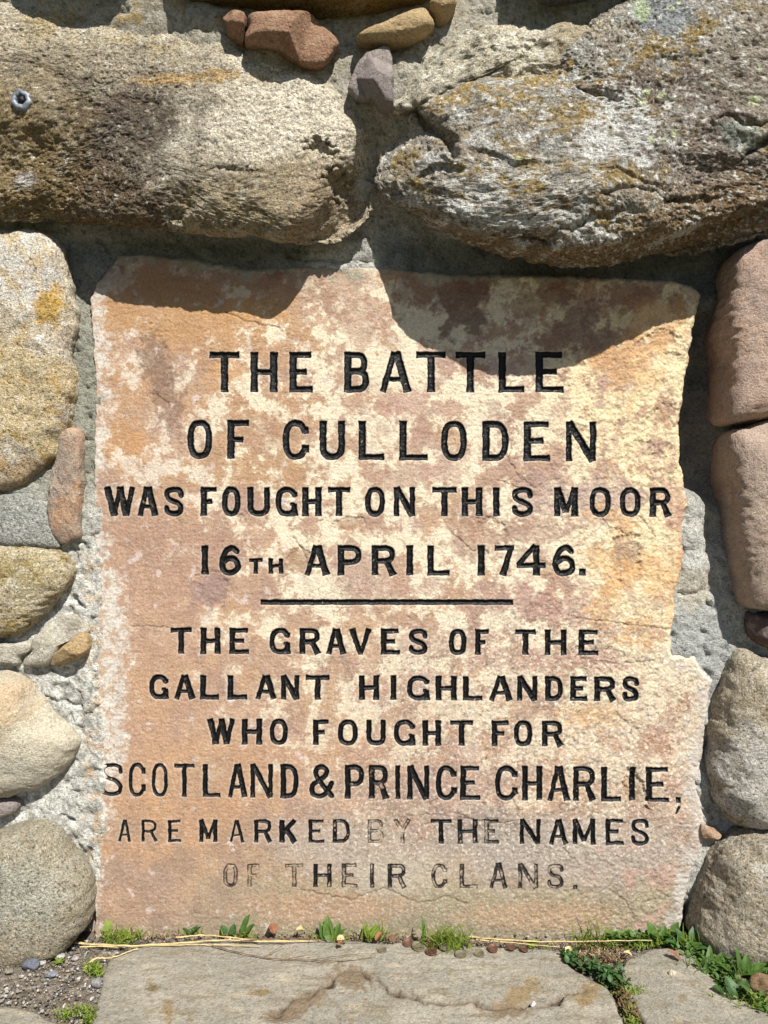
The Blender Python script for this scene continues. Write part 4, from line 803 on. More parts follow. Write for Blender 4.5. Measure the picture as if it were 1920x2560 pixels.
# plum and brown blotches, rust stains
pn = fbm2(x, y, 80, 5, 330, .6)
C = over(C, ss(.12, .26, pn)*ss(700, 1150, x)*(1-.5*ss(1500, 1800, y)), (190, 150, 128), .55)
for i, (a, b, r1, r2, an, c_, k_) in enumerate([
    (385, 905, 34, 70, -12, (150, 116, 88), .75), (420, 990, 36, 80, -12, (156, 120, 92), .75), (530, 1475, 42, 46, 20, (168, 134, 120), .85),
    (1160, 745, 62, 90, 10, (138, 104, 84), .85), (1185, 690, 50, 40, 0, (140, 96, 70), .7), (1400, 720, 60, 36, -30, (150, 104, 76), .75), (1440, 810, 50, 56, 20, (156, 120, 100), .8), (1390, 850, 40, 40, 0, (160, 122, 96), .7), (1580, 740, 70, 40, 0, (160, 110, 84), .75), (1510, 850, 60, 26, -20, (160, 122, 100), .75), (1320, 760, 60, 30, 0, (176, 134, 100), .6), (1050, 720, 70, 50, 30, (160, 116, 84), .6),
    (1690, 760, 20, 30, 0, (140, 96, 72), .6), (1540, 930, 46, 70, 20, (186, 146, 126), .7), (1600, 880, 40, 30, 0, (192, 150, 120), .6), (1250, 920, 40, 28, 0, (196, 152, 140), .6), (1000, 1010, 70, 34, 0, (196, 146, 122), .7), (1120, 1020, 46, 22, 0, (192, 142, 116), .7), (1056, 1090, 36, 34, 0, (192, 146, 120), .7),
    (1000, 1200, 70, 36, -20, (190, 148, 120), .7), (1100, 1180, 60, 30, 0, (196, 152, 126), .6), (1340, 1230, 60, 60, 0, (188, 152, 134), .7), (1510, 1250, 90, 60, 0, (192, 158, 142), .75), (1330, 1330, 80, 40, 0, (188, 146, 120), .65), (1180, 1350, 60, 50, 30, (184, 142, 112), .7), (1240, 1510, 50, 24, 0, (192, 148, 124), .6),
    (1330, 1510, 76, 44, 10, (190, 144, 124), .8), (1450, 1530, 60, 40, 0, (194, 148, 124), .7), (860, 720, 70, 50, 0, (186, 140, 110), .7), (900, 800, 60, 60, 30, (188, 142, 112), .6), (900, 1440, 60, 60, 0, (186, 142, 118), .75), (970, 1470, 70, 30, 0, (196, 152, 126), .6), (600, 1250, 50, 30, 0, (182, 142, 124), .6),
    (1040, 1610, 60, 40, 0, (196, 156, 130), .6), (1300, 1650, 120, 26, 0, (202, 156, 130), .7), (1500, 1650, 80, 26, 8, (194, 148, 124), .7), (1060, 1700, 50, 30, 0, (186, 142, 122), .6), (1150, 1960, 110, 90, 0, (192, 154, 132), .6), (1230, 2090, 110, 46, 10, (168, 142, 126), .8), (980, 1990, 70, 60, 0, (176, 138, 116), .6),
    (1720, 1390, 24, 110, 0, (206, 152, 116), .8), (1690, 1260, 30, 60, 0, (204, 152, 122), .6), (1460, 1650, 40, 20, 0, (178, 132, 104), .5), (1640, 1860, 40, 30, 0, (204, 150, 110), .6), (1700, 2080, 40, 80, 0, (212, 166, 136), .6), (1640, 2130, 50, 50, 0, (206, 166, 142), .5), (660, 1090, 60, 40, 0, (196, 150, 112), .5),
    (1560, 1395, 26, 40, 10, (184, 142, 100), .75), (1578, 1980, 22, 44, -10, (176, 128, 80), .85), (870, 1312, 36, 15, 0, (190, 142, 98), .7), (740, 1405, 28, 26, 0, (176, 138, 100), .7), (1450, 1955, 20, 70, 0, (206, 160, 112), .6), (1620, 1620, 14, 12, 0, (200, 130, 60), .5), (1515, 1580, 26, 30, 0, (182, 138, 110), .7)]):
    C = over(C, blob(x, y, a, b, r1, r2, an, 430+i, .8, .45), c_, k_)
for i, (a, b, r1, r2, an) in enumerate([(1500, 1400, 44, 30, 20), (1560, 1440, 60, 28, -35), (1530, 1480, 30, 40, 0), (1640, 1430, 60, 50, 0), (1500, 1530, 30, 40, 0), (1600, 1560, 46, 22, 0), (1480, 1790, 80, 28, 0), (1580, 900, 60, 80, 0), (1500, 900, 36, 30, 0), (1690, 1520, 24, 60, 0), (1620, 1600, 30, 16, 0), (1560, 1600, 30, 14, 0), (1640, 800, 70, 60, 0), (620, 780, 80, 30, 0), (560, 930, 50, 24, 0), (1500, 1280, 40, 20, 0), (1560, 1310, 30, 40, 10)]):
    C = over(C, blob(x, y, a, b, r1, r2, an, 520+i, .95, .8), (228, 166, 82), .55)
# greyer foot of the slab and grey worn area
C = over(C, ss(2060, 2260, y)*ss(350, 650, x)*(.6+.4*ss(-.2, .2, nC)), (172, 156, 118), .85)
C = over(C, ss(1850, 2150, y)*ss(-.25, .25, fbm2(x, y, 120, 5, 345)), (170, 140, 114), .7)
C = over(C, ss(2170, 2260, y+40*fbm2(x, y, 70, 4, 344))*ss(420, 700, x), (168, 156, 118), .6)
C = over(C, ss(1560, 1900, x)*0+blob(x, y, 1240, 2100, 150, 70, 10, 19, .6, .7), (158, 140, 126), .6)
C = over(C, ss(2280, 2350, y+14*fbm2(x, y, 40, 3, 349)), (150, 140, 104), .5)
C = over(C, blob(x, y, 1420, 2130, 340, 90, 0, 5, .4, .9), (182, 166, 146), .8)
C = over(C, blob(x, y, 880, 2120, 190, 70, 8, 6, .5, .8), (190, 172, 150), .75)
C = over(C, blob(x, y, 1000, 2190, 120, 50, 0, 16, .6, .8), (198, 184, 156), .6)
C = over(C, blob(x, y, 800, 2270, 200, 40, 0, 7, .5, .8), (200, 150, 110), .55)
C = over(C, blob(x, y, 1350, 2290, 200, 34, 0, 8, .5, .8), (204, 158, 112), .55)
C = over(C, ss(.10, .3, fbm2(x, y, 60, 5, 340))*ss(2000, 2150, y)*ss(1400, 1600, x), (206, 158, 134), .6)
# dark grains in the lichen of the lower right half, light flecks
zone = ss(950, 1300, x+0.6*(y-1500))*ss(1430, 1600, y)*(1-.6*ss(2080, 2200, y))+.6*blob(x, y, 830, 1480, 110, 60, 0, 3, .5)+.5*blob(x, y, 950, 1700, 250, 90, 0, 4, .5)+.8*blob(x, y, 1000, 2010, 110, 60, 0, 14, .5)+blob(x, y, 1640, 1570, 90, 40, 0, 9, .4)*.6
zone = np.clip(zone, 0, 1)
C = over(C, zone*ss(.08, .32, fbm2(x, y, 11, 4, 350, .75))*ss(-.15, .15, fbm2(x, y, 60, 3, 351)), (112, 98, 78), .75)
C = over(C, zone*ss(.1, .35, fbm2(x, y, 26, 4, 352, .7)), (172, 160, 138), .5)
C = over(C, (.15+.85*zone)*ss(.14, .34, fbm2(x, y, 9, 3, 353, .7)), (250, 240, 216), .6)
C = over(C, (1-ss(700, 1300, x))*ss(.30, .40, fbm2(x, y, 46, 5, 354, .62)), (226, 206, 192), .7)
# broad grain everywhere
C = C*(1+0.26*fbm2(x, y, 7, 3, 356, .7)+0.10*fbm2(x, y, 34, 4, 357))[:, None]
# white crust down the left side
lb = np.interp(y, [600, 700, 760, 900, 925, 1000, 1150, 1250, 1380, 1450, 1550, 1650, 1750, 1850, 1950, 2050, 2150, 2400], [330, 300, 240, 285, 255, 262, 262, 245, 268, 290, 320, 318, 305, 318, 290, 262, 250, 240])
cr_ = ss(14, -16, x-lb+80*fbm2(x, y, 46, 6, 360, .72)+40*fbm2(x, y, 14, 3, 367, .7))
C = over(C, cr_, (236, 224, 204), .9)
C = over(C, cr_*ss(0, .22, fbm2(x, y, 30, 5, 361, .65)), (206, 164, 120), .75)
C = over(C, cr_*ss(.05, .3, fbm2(x, y, 9, 3, 362, .7)), (150, 140, 118), .5)
# crust on the shaded top edge and mottling there
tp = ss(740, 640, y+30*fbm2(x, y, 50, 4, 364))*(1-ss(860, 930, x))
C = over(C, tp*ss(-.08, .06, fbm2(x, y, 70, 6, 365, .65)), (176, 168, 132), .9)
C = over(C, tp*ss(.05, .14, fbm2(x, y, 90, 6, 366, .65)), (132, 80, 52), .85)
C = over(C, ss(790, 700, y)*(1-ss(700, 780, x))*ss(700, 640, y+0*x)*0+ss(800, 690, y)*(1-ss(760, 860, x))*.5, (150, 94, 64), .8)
C = over(C, hair, (112, 88, 66), .5)
C = over(C, ss(5.5, 1, sdv)*(sdv > -1)*(wearm.ravel() > .8), (246, 230, 204), .18)
C = over(C, ss(-60, -8, bnd+70*fbm2(x, y, 40, 5, 346, .65))*(x > 1500)*ss(1600, 1700, y), (216, 206, 190), .8)
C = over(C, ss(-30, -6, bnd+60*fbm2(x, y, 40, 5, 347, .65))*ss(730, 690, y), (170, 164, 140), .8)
st_ = ss(.05, .3, fbm2(x, y*.18, 26, 4, 348))*ss(900, 1100, y); C = over(C, st_, (150, 122, 98), .16)
# side of the slab
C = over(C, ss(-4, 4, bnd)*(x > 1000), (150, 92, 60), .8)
lum = C @ np.array([.3, .6, .1]); C = C*.82+lum[:, None]*.18*np.array([1.03, .99, .97])
# --- paint
wr = wearm.ravel()
core = ss(1.0, 4.5, -sdv)                                    # paint survives best against the sides of the cut
pn_ = .5+.5*np.tanh(2.6*fbm2(x, y, 20, 5, 370, .7)+1.4*fbm2(x, y, 6, 2, 371))
pn_ = fbm2(x, y, 26, 4, 370, .6)
keep = ss(.38, .62, wr*1.05+.28*(1-core)-.30*core*(1-wr)+.9*pn_+.35*fbm2(x, y, 7, 3, 373, .7))
keep = np.where(wr > .97, np.where(fbm2(x, y, 9, 3, 372, .7) > .46, .6, 1.0), keep*(.55+.45*np.minimum(1, wr+.25)))
keep = np.clip(keep, 0, 1)
C = over(C, (sdv < 0)*(wr < .97)*.5, (150, 132, 108), .7)
ink = -sdv
F = grid_faces(ny_, nx_)
keepv = bnd < 8
fk = keepv[F].any(1)
# gentle normals of the whole face, shared across the slab and its letters so no seam shows
hg = hs.reshape(ny_, nx_); dzy, dzx = np.gradient(hg, sst*S)
Nv = np.stack([-dzx, -np.ones_like(hg), dzy], -1); Nv /= np.linalg.norm(Nv, axis=-1)[..., None]; Nv = Nv.reshape(-1, 3)
F = F[fk]; fg = gid.ravel()[F].max(1)
slab_o = None
def sub_mesh(name, faces, parent):
    idx, inv = np.unique(faces, return_inverse=True); f = inv.reshape(faces.shape)
    nf = np.cross(V[faces[0, 1]]-V[faces[0, 0]], V[faces[0, 2]]-V[faces[0, 1]])
    if nf[1] > 0: f = f[:, ::-1]
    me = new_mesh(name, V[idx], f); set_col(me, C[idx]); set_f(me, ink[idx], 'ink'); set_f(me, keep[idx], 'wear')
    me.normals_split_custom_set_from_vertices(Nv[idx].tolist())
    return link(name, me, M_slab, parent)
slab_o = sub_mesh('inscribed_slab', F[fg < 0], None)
tag(slab_o, 'pink and cream sandstone slab carved with black painted words about the Battle of Culloden', 'memorial slab')
for i, (ch, ri, wv, hw) in enumerate(letters):
    ff = F[fg == i]
    if not len(ff): continue
    nm = 'letter'
    if ch in '1746': nm = 'numeral'
    if ch == '-': nm = 'carved_line'
    if ch in '.,': nm = 'punctuation_mark'
    if ch == '&': nm = 'ampersand'
    sub_mesh(nm, ff, slab_o)

# ------------------------------------------------------------------ paving stones
def gpt(px, py, z=0.0):
    """a point on the ground from its place in the photograph"""
    d = D*(ZC-z)/S/(py-1280); return Vector(((px-960)*S*d/D, d-D, z))
paving = tag(bpy.data.objects.new('paving', None), kind='structure'); COL.objects.link(paving)
def pave_paint(seed, stains=()):
    def f(x, y, U):
        C = np.tile(lin((160, 154, 137)), (len(x), 1))
        C = over(C, ss(-.1, .3, fbm3(U, 150, 4, seed+1, .6)), (180, 172, 152), .7)
        C = over(C, ss(0, .3, fbm3(U, 60, 5, seed+2, .6, (.5, 2, 1))), (142, 132, 108), .8)
        C = over(C, ss(.1, .3, fbm3(U, 40, 5, seed+3, .6, (.5, 2, 1))), (200, 186, 158), .5)
        C = over(C, ss(.08, .35, fbm3(U, 10, 3, seed+4, .7)), (136, 122, 96), .45)
        C = over(C, ss(.24, .36, fbm3(U, 24, 4, seed+5, .6)), (140, 118, 72), .6)
        for i, (a, b, r1, r2, an, c_) in enumerate(stains):
            C = over(C, blob(x, y, a, b, r1, r2, an, seed+i, .8, .4), c_, .8)
        if seed == 40:
            d = line_dist(x+26*fbm2(x, y, 40, 4, 3), y+20*fbm2(x, y, 40, 4, 4), CRK)
            C = over(C, 1-ss(2, 16, d), (126, 106, 82), .55); C = over(C, 1-ss(1, 4.5, d), (46, 36, 26), .85)
        return C
    return f
CRK = [(690, 2556), (740, 2520), (790, 2494), (840, 2470), (862, 2446), (905, 2446), (945, 2474), (1000, 2506), (1080, 2528), (1160, 2526), (1240, 2534), (1300, 2534), (1390, 2520), (1450, 2495)]
def crk_shape(x, y):
    xs = x+26*fbm2(x, y, 40, 4, 3); ys = y+20*fbm2(x, y, 40, 4, 4)
    d = line_dist(xs, ys, CRK); inside = ss(-6, 6, ys-np.interp(xs, [p[0] for p in CRK], [p[1] for p in CRK]))*(xs > 690)*(xs < 1450)
    return -0.0075*(1-ss(1, 8, d))+0.0022*inside
PD = [(0.004, 140, 3, (1, 1, 1), ''), (0.0020, 30, 4, (.6, 1.6, 1), ''), (0.0004, 8, 3, (1, 1, 1), 'ridge')]
BR = (132, 112, 86)
build_stone('paving_stone', [(262, 2440), (275, 2410), (318, 2386), (380, 2372), (520, 2360), (700, 2354), (900, 2366), (1060, 2370), (1200, 2376), (1330, 2380), (1392, 2388), (1420, 2420), (1470, 2456), (1520, 2484), (1545, 2540), (1560, 2600), (1590, 2900), (1500, 3400), (500, 3400), (150, 3000), (200, 2700), (232, 2570), (246, 2500)],
            0.0, 0.0075, 9, 640, 150, .03, PD, pave_paint(40, [(880, 2462, 46, 34, 0, BR), (760, 2530, 60, 20, -30, BR), (700, 2556, 40, 20, 0, BR), (650, 2498, 26, 9, 0, (140, 116, 76)), (380, 2480, 14, 10, 0, (120, 100, 60)), (1300, 2500, 60, 24, -40, (150, 126, 84)), (1470, 2500, 22, 40, 30, (150, 126, 84)), (1270, 2546, 60, 18, 0, BR), (420, 2540, 14, 30, 0, (146, 122, 84))]),
            paving, 'large cracked flagstone at the foot of the inscribed slab', M_pave, shape=crk_shape, ground=True, seed=31, jag=2.5)
build_stone('paving_stone', [(1556, 2418), (1590, 2396), (1640, 2380), (1700, 2378), (1735, 2400), (1770, 2440), (1822, 2486), (1880, 2524), (1960, 2570), (2150, 2700), (2200, 2950), (1720, 2950), (1640, 2640), (1596, 2540), (1560, 2480)],
            0.0, 0.0075, 8, 320, 80, .03, PD, pave_paint(60), paving, 'smaller flagstone in the bottom right, right of the mossy joint', M_pave, ground=True, seed=32, jag=2.5)
build_stone('paving_stone', [(-260, 2520), (-60, 2526), (20, 2528), (75, 2536), (120, 2558), (160, 2600), (140, 2800), (-100, 2900), (-300, 2700)],
            0.0, 0.007, 8, 220, 50, .03, PD, pave_paint(70), paving, 'flagstone corner showing at the bottom left', M_pave, ground=True, seed=33, jag=2.5)

# ------------------------------------------------------------------ gravel, pebbles
def blobby(c, r, seed, fl=.7, sub=1):
    import bmesh
    bm = bmesh.new(); bmesh.ops.create_icosphere(bm, subdivisions=sub, radius=1)
    v = np.array([p.co[:] for p in bm.verts]); f = np.array([[q.index for q in p.verts] for p in bm.faces]); bm.free()
    rs = np.random.RandomState(seed); v = v*(1+.45*n3(v[:, 0]*1.1+seed, v[:, 1]*1.1, v[:, 2]*1.1, seed % 97))[:, None]
    a = rs.rand()*6.28; sc3 = np.array([1, .6+.4*rs.rand(), fl*(.6+.5*rs.rand())]); v = v*sc3*r
    v = np.stack([v[:, 0]*math.cos(a)-v[:, 1]*math.sin(a), v[:, 0]*math.sin(a)+v[:, 1]*math.cos(a), v[:, 2]], 1)
    return v+np.array(c), f
GV = []; GF = []; GC = []; n0 = 0; rs = np.random.RandomState(3)
greys = [(150, 142, 128), (120, 112, 100), (186, 178, 164), (210, 204, 192), (136, 120, 98), (96, 92, 88), (166, 150, 120)]
def in_gravel(px, py): return (px < 300 and py > 2350) or (1380 < px and 2340 < py) or (py < 2392 and py > 2334)
cnt = 0
while cnt < 3000:
    q = rs.rand()
    if q < .8: px = -60+380*rs.rand(); py = 2350+280*rs.rand()
    else: px = 240+1700*rs.rand(); py = 2338+50*rs.rand()
    p = gpt(px, py); r = .0008+.0022*rs.rand()**3
    if q < .8 and py > 2535 and px < 110: continue
    v, f = blobby((p.x, p.y, .000+r*.3), r, cnt, .8, 1); GV.append(v); GF.append(f+n0); n0 += len(v)
    GC.append(np.tile(lin(greys[rs.randint(len(greys))])*(.8+.4*rs.rand()), (len(v), 1))); cnt += 1
me = new_mesh('gravel', np.concatenate(GV), np.concatenate(GF), False); set_col(me, np.concatenate(GC))
tag(link('gravel', me, M_pave), 'fine grey gravel and grit over the soil at the foot of the wall', 'gravel', kind='stuff')
for i, (px, py, r, c_, lb) in enumerate([(78, 2418, .012, (122, 126, 132), 'blue grey angular pebble under the bottom left boulder'), (150, 2395, .006, (206, 200, 188), 'small white pebble right under the bottom left boulder'), (104, 2410, .006, (200, 190, 176), 'pale pebble right of the blue grey pebble'),
                                     (188, 2398, .005, (186, 176, 168), 'pinkish grey pebble left of the straw'), (240, 2462, .008, (168, 164, 156), 'light grey pebble near the left edge of the large flagstone'), (315, 2398, .007, (146, 148, 150), 'bluish pebble lying at the corner of the large flagstone under straw'),
                                     (24, 2432, .006, (160, 150, 134), 'brown grey pebble nearest the left edge of the picture'), (130, 2440, .007, (150, 152, 156), 'flat grey pebble below the blue grey pebble'), (200, 2540, .004, (190, 184, 170), 'tiny pale pebble beside the moss at the bottom left'),
                                     (1333, 2513, .0045, (240, 234, 220), 'small white pebble on the large flagstone'), (1680, 2434, .005, (222, 206, 180), 'cream chip lying on the right hand flagstone')]):
    p = gpt(px, py, .008 if px > 1000 else 0); v, f = blobby((0, 0, 0), r, 77+i, .65, 3)
    me = new_mesh('pebble', v, f, True); set_col(me, np.tile(lin(c_), (len(v), 1))); o = link('pebble', me, M_fine); o.location = (p.x, p.y, p.z+r*.35)
    tag(o, lb, 'pebble', 'loose pebbles on the ground')
# the odd rusty stone at the right edge
v, f = blobby((0, 0, 0), .020, 200, .7, 4); p = gpt(1905, 2478)
me = new_mesh('loose_stone', v, f, True); cc = np.tile(lin((150, 122, 88)), (len(v), 1)); cc = over(cc, ss(0, .2, fbm3(v, .01, 3, 5)), (84, 62, 46), .8)
set_col(me, cc); o = link('loose_stone', me, M_fine); o.location = (p.x, p.y, .008); tag(o, 'loose rusty tan stone among the weeds at the right edge', 'stone')

# ------------------------------------------------------------------ straw and twigs
def tube(pts, r, n=6, taper=.5, nseg=None):
    P = crom(pts, nseg or max(8, len(pts)*6), False); m = len(P); V = []
    jt = np.arange(m)*.9+pts[0][0]*900; P = P+np.stack([0*jt, .0011*n2(jt, jt*.3, 7), .0009*n2(jt*.8, jt*.2+9, 8)], 1)
    T = np.gradient(P, axis=0); T /= np.linalg.norm(T, axis=1)[:, None]
    for i in range(m):
        up_ = np.array([0, 0, 1.0]); a = np.cross(T[i], up_); a /= np.linalg.norm(a)+1e-9; b = np.cross(a, T[i])
        q = r*(1-taper*i/(m-1))*(1+.18*math.sin(i*1.7+r*9999))
        for k in range(n):
            t = 2*math.pi*k/n; V.append(P[i]+q*(a*math.cos(t)+b*math.sin(t)*.7))
    return np.array(V), grid_faces(m, n, True)
def stalk(name, pix, r, mat, label, cat, branches=(), group=None):
    root = None
    pts = [tuple(gpt(a, b, z)) for a, b, z in pix]; V, F = tube(pts, r)
    for br in branches:
        v, f = tube([tuple(gpt(a, b, z)) for a, b, z in br], r*.6); F = np.concatenate([F, f+len(V)]); V = np.concatenate([V, v])
    c = V.mean(0); c[2] = 0
    o = link(name, new_mesh(name, V-c, F), mat); o.location = c; tag(o, label, cat, group)
stalk('straw_stalk', [(188, 2358, .004), (300, 2364, .008), (380, 2362, .010), (470, 2356, .012), (560, 2350, .013), (680, 2354, .012), (800, 2352, .010)], .0018, M_straw, 'thickest pale straw stalk lying along the top edge of the large flagstone', 'straw', group='dry straw stalks')
stalk('straw_stalk', [(200, 2366, .004), (330, 2366, .007), (450, 2362, .010), (560, 2362, .012), (650, 2366, .010)], .0012, M_straw, 'thin straw stalk running just under the thickest one', 'straw', group='dry straw stalks')
stalk('straw_stalk', [(212, 2420, .004), (238, 2396, .010), (280, 2394, .009), (330, 2376, .010), (345, 2372, .010)], .0016, M_straw, 'bent straw stalk pointing down to the gravel at the left', 'straw', group='dry straw stalks')
stalk('straw_stalk', [(440, 2344, .012), (520, 2338, .016), (620, 2348, .014), (720, 2352, .012)], .0013, M_straw, 'short straw stalk crossing above the thick one', 'straw', group='dry straw stalks')
stalk('straw_stalk', [(1190, 2350, .006), (1290, 2358, .010), (1400, 2368, .010)], .0011, M_straw, 'fine straw slanting down right of the coins', 'straw', group='dry straw stalks')
stalk('straw_stalk', [(1170, 2342, .008), (1300, 2352, .012), (1450, 2354, .014), (1630, 2350, .014)], .0013, M_straw, 'long fine straw running from the coins to the right hand weeds', 'straw', group='dry straw stalks')
stalk('twig', [(530, 2362, .012), (600, 2382, .010), (680, 2396, .010), (780, 2400, .010), (860, 2402, .010), (930, 2394, .010)], .0010, M_twig, 'long dark twig curving over the large flagstone', 'twig',
      [[(700, 2396, .010), (712, 2404, .010)], [(660, 2392, .01), (690, 2374, .014), (720, 2356, .016)], [(780, 2400, .01), (860, 2388, .013), (945, 2382, .013)], [(720, 2397, .01), (790, 2384, .014)]], 'dark twigs')
stalk('twig', [(240, 2330, .01), (232, 2345, .012), (240, 2358, .005)], .0009, M_twig, 'short dark twig in the gap by the bottom left boulder', 'twig', [[(225, 2322, .02), (234, 2340, .012)]], 'dark twigs')
stalk('twig', [(600, 2352, .014), (700, 2346, .016), (800, 2348, .014), (900, 2354, .012)], .0010, M_twig, 'dark twig lying level along the straw under the middle weeds', 'twig', [], 'dark twigs')
# dry stem caught at the very top of the wall
V, F = tube([((1120-960)*S, -.10, (1280-2)*S+ZC), ((1165-960)*S, -.105, (1280-6)*S+ZC), ((1225-960)*S*.95, -.10, (1280-24)*S*.98+ZC)], .0009)
for k in range(14):
    a = 1135+k*5; v, f = tube([((a-960)*S*.93, -.104, (1280-6-k*.8)*S*.945+ZC), ((a+5-960)*S*.93, -.106, (1280-6-k*.8+random.uniform(-14, 10))*S*.945+ZC)], .0006, 5); F = np.concatenate([F, f+len(V)]); V = np.concatenate([V, v])
V[:, 2] = (V[:, 2]-ZC); V[:, 2] = V[:, 2]*np.where(V[:, 2] > 1270*S*.97, .94, 1)+ZC
tag(link('dry_stem', new_mesh('dry_stem', V, F), M_dry), 'wispy dry reddish stem caught on the wall at the top', 'dry stem')

# ------------------------------------------------------------------ coins and dead leaves
def coin(px, py, z, r, mat, tilt, label):
    r *= .85; n = 28; prof = [(r*.02, .0002), (r*.80, .0), (r*.84, .0005), (r*.97, .0005), (r, 0), (r, -.0014), (r*.02, -.0014)]
    ang = np.linspace(0, 2*np.pi, n, endpoint=False); V = np.array([(a*math.cos(t), a*math.sin(t), h) for a, h in prof for t in ang])
    o = link('coin', new_mesh('coin', V, grid_faces(len(prof), n, True)), mat); p = gpt(px, py, z); o.location = p
    o.rotation_euler = (math.radians(tilt[0]), math.radians(tilt[1]), 0); tag(o, label, 'coin', 'coins left at the foot of the slab')
for a in [(1082, 2355, .012, .0120, M_coin, (28, -10), 'largest reddish brown coin leaning under the grass tuft'), (1045, 2365, .010, .0105, M_coin2, (15, 8), 'dull greyish coin left of the reddish brown one'), (1078, 2378, .010, .0100, M_coin, (6, 0), 'dark coin below the largest reddish coin'),
          (1152, 2386, .010, .0100, M_coin2, (12, 5), 'olive coin under the grass tuft, lowest of the coins'), (1198, 2384, .010, .0085, M_coin2, (10, -8), 'dull coin at the right side of the grass tuft'), (1232, 2370, .011, .0085, M_coin, (20, 6), 'brown coin right of the grass tuft'),
          (1276, 2366, .010, .0080, M_coin, (8, 12), 'brown coin farthest right in the row'), (1020, 2356, .011, .0085, M_coin, (30, 4), 'brown coin at the left end of the row'), (955, 2374, .009, .0080, M_coin2, (8, 0), 'dull coin lying alone on the edge of the flagstone'),
          (1110, 2366, .012, .0080, M_coin2, (14, 10), 'small dull coin between the largest and the grass'), (1310, 2372, .010, .0070, M_coin, (5, 5), 'small brown coin near the clover')]:
    coin(*a)
def leaf_mesh(L, W, cup=.25, curl=.4, nl=9, nw=4, pt=1.0, wave=.0, seed=0):
    V = []
    for i in range(nl):
        t = i/(nl-1); wd = W*(math.sin(math.pi*min(1, t*.93+.05)**(.75*pt)))**.8*(1+wave*math.sin(t*17+seed))
        for j in range(-nw, nw+1):
            s_ = j/nw; V.append((s_*wd*.5, L*t*(1-.12*curl*t), L*curl*(t-t*t*.9)*.8+cup*abs(s_)*wd*.5+wave*.2*wd*math.sin(s_*9+t*9+seed)))
    return np.array(V), grid_faces(nl, 2*nw+1)
def place(V, loc, yaw, pitch, roll=0):
    from mathutils import Matrix, Euler
    M = np.array(Euler((pitch, roll, yaw)).to_matrix()); return V @ M.T+np.array(loc)
for i, (px, py, z, L, W, yaw, mat_, lb) in enumerate([(686, 2334, .012, .018, .015, .5, M_dry, 'curled reddish dead leaf left of the middle weeds'), (858, 2362, .012, .013, .011, 2.5, M_dry, 'small reddish dead leaf below the middle plant'), (1700, 2400, .01, .02, .010, 1.0, M_dry, 'brown dead leaf among the right hand weeds'),
                                               (940, 2352, .010, .016, .010, -.8, M_dry, 'brown dead leaf at the left of the coins'), (985, 2358, .010, .015, .009, .4, M_twig, 'dark crumpled dead leaf beside the coins'), (1420, 2392, .008, .018, .010, -.4, M_straw, 'pale dead leaf at the top corner of the clover'), (1580, 2392, .010, .014, .008, 1.4, M_straw, 'pale dead leaf at the top left of the right hand flagstone'),
                                               (760, 2330, .016, .014, .012, 1.9, M_straw, 'yellow dead leaf left of the middle plant')]):
    p = gpt(px, py, z); V, F = leaf_mesh(L, W, .6, .6, 8, 3, 1, .2, i); V = place(V, (0, 0, 0), yaw, .35)
    o = link('dead_leaf', new_mesh('dead_leaf', V, F), mat_); o.location = p; tag(o, lb, 'dead leaf', 'dead leaves at the foot of the slab')
# white snail shell by the middle plant
V = []; 
for i in range(60):
    t = i/59; a = t*4.2*math.pi; R_ = .0036*(1-t)+.0005; c = np.array([R_*math.cos(a), R_*math.sin(a), .004*t]); r_ = .0022*(1-t)+.0004
    for k in range(8):
        b = k/8*2*math.pi; V.append(c+r_*(math.cos(b)*np.array([math.cos(a), math.sin(a), 0])+math.sin(b)*np.array([0, 0, 1.0])))
p = gpt(850, 2348, .012); o = link('snail_shell', new_mesh('snail_shell', np.array(V), grid_faces(60, 8, True)), M_straw); o.location = p; o.rotation_euler = (.9, .2, 0)
tag(o, 'pale snail shell beside the middle leafy plant', 'snail shell')

# ------------------------------------------------------------------ plants
def plant(px, py, z, leaves, mat, label, cat='weed', group=None, blades=0, bl=.03, seed=0, bmat=None, spread=.014):
    rs = np.random.RandomState(seed); p = gpt(px, py, z)
    root = bpy.data.objects.new('weed' if leaves else 'grass_tuft', None); COL.objects.link(root); root.location = p; tag(root, label, cat, group)
    for (yaw, pitch, L, W, dx, dy) in leaves:
        V, F = leaf_mesh(L*.85, W*.82, .25, .35, 10, 4, 1, .07, seed); V = place(V, (dx, dy, 0), yaw, pitch)
        o = link('leaf', new_mesh('leaf', V, F), mat, root)
    if blades:
        VV = []; FF = []; n = 0
        for i in range(blades):
            L = bl*(.4+.8*rs.rand()); a = rs.rand()*6.28; lean = .2+1.0*rs.rand(); w_ = .0007+.0007*rs.rand()
            b = np.array([rs.normal(0, spread), rs.normal(0, spread*.35), -.002]); pr = np.array([math.cos(a), math.sin(a)])
            side = np.array([-pr[1], pr[0]])*w_ if rs.rand() < .5 else np.array([1, 0])*w_
            for k in range(5):
                t = k/4; c = b+np.array([pr[0]*L*lean*t**1.6, min(pr[1], .1)*L*lean*t**1.6, L*(t-.35*lean*t*t)])
                q = (1-t)**.7; VV += [c+np.array([side[0]*q, side[1]*q, 0]), c-np.array([side[0]*q, side[1]*q, 0])]
            for k in range(4): FF.append([n+2*k, n+2*k+1, n+2*k+3, n+2*k+2])
            n += 10
        o = link('grass_blades', new_mesh('grass_blades', np.array(VV), np.array(FF)), bmat or M_leafy, root); o['kind'] = 'stuff'
    return root
G1 = 'weeds growing along the foot of the slab'
plant(300, 2340, .004, [(.4, 1.0, .030, .016, -.018, 0)], M_leafy, 'bright grass tuft with one round leaf by the bottom left boulder', 'grass', G1, 110, .020, 1, M_leafy, .020)
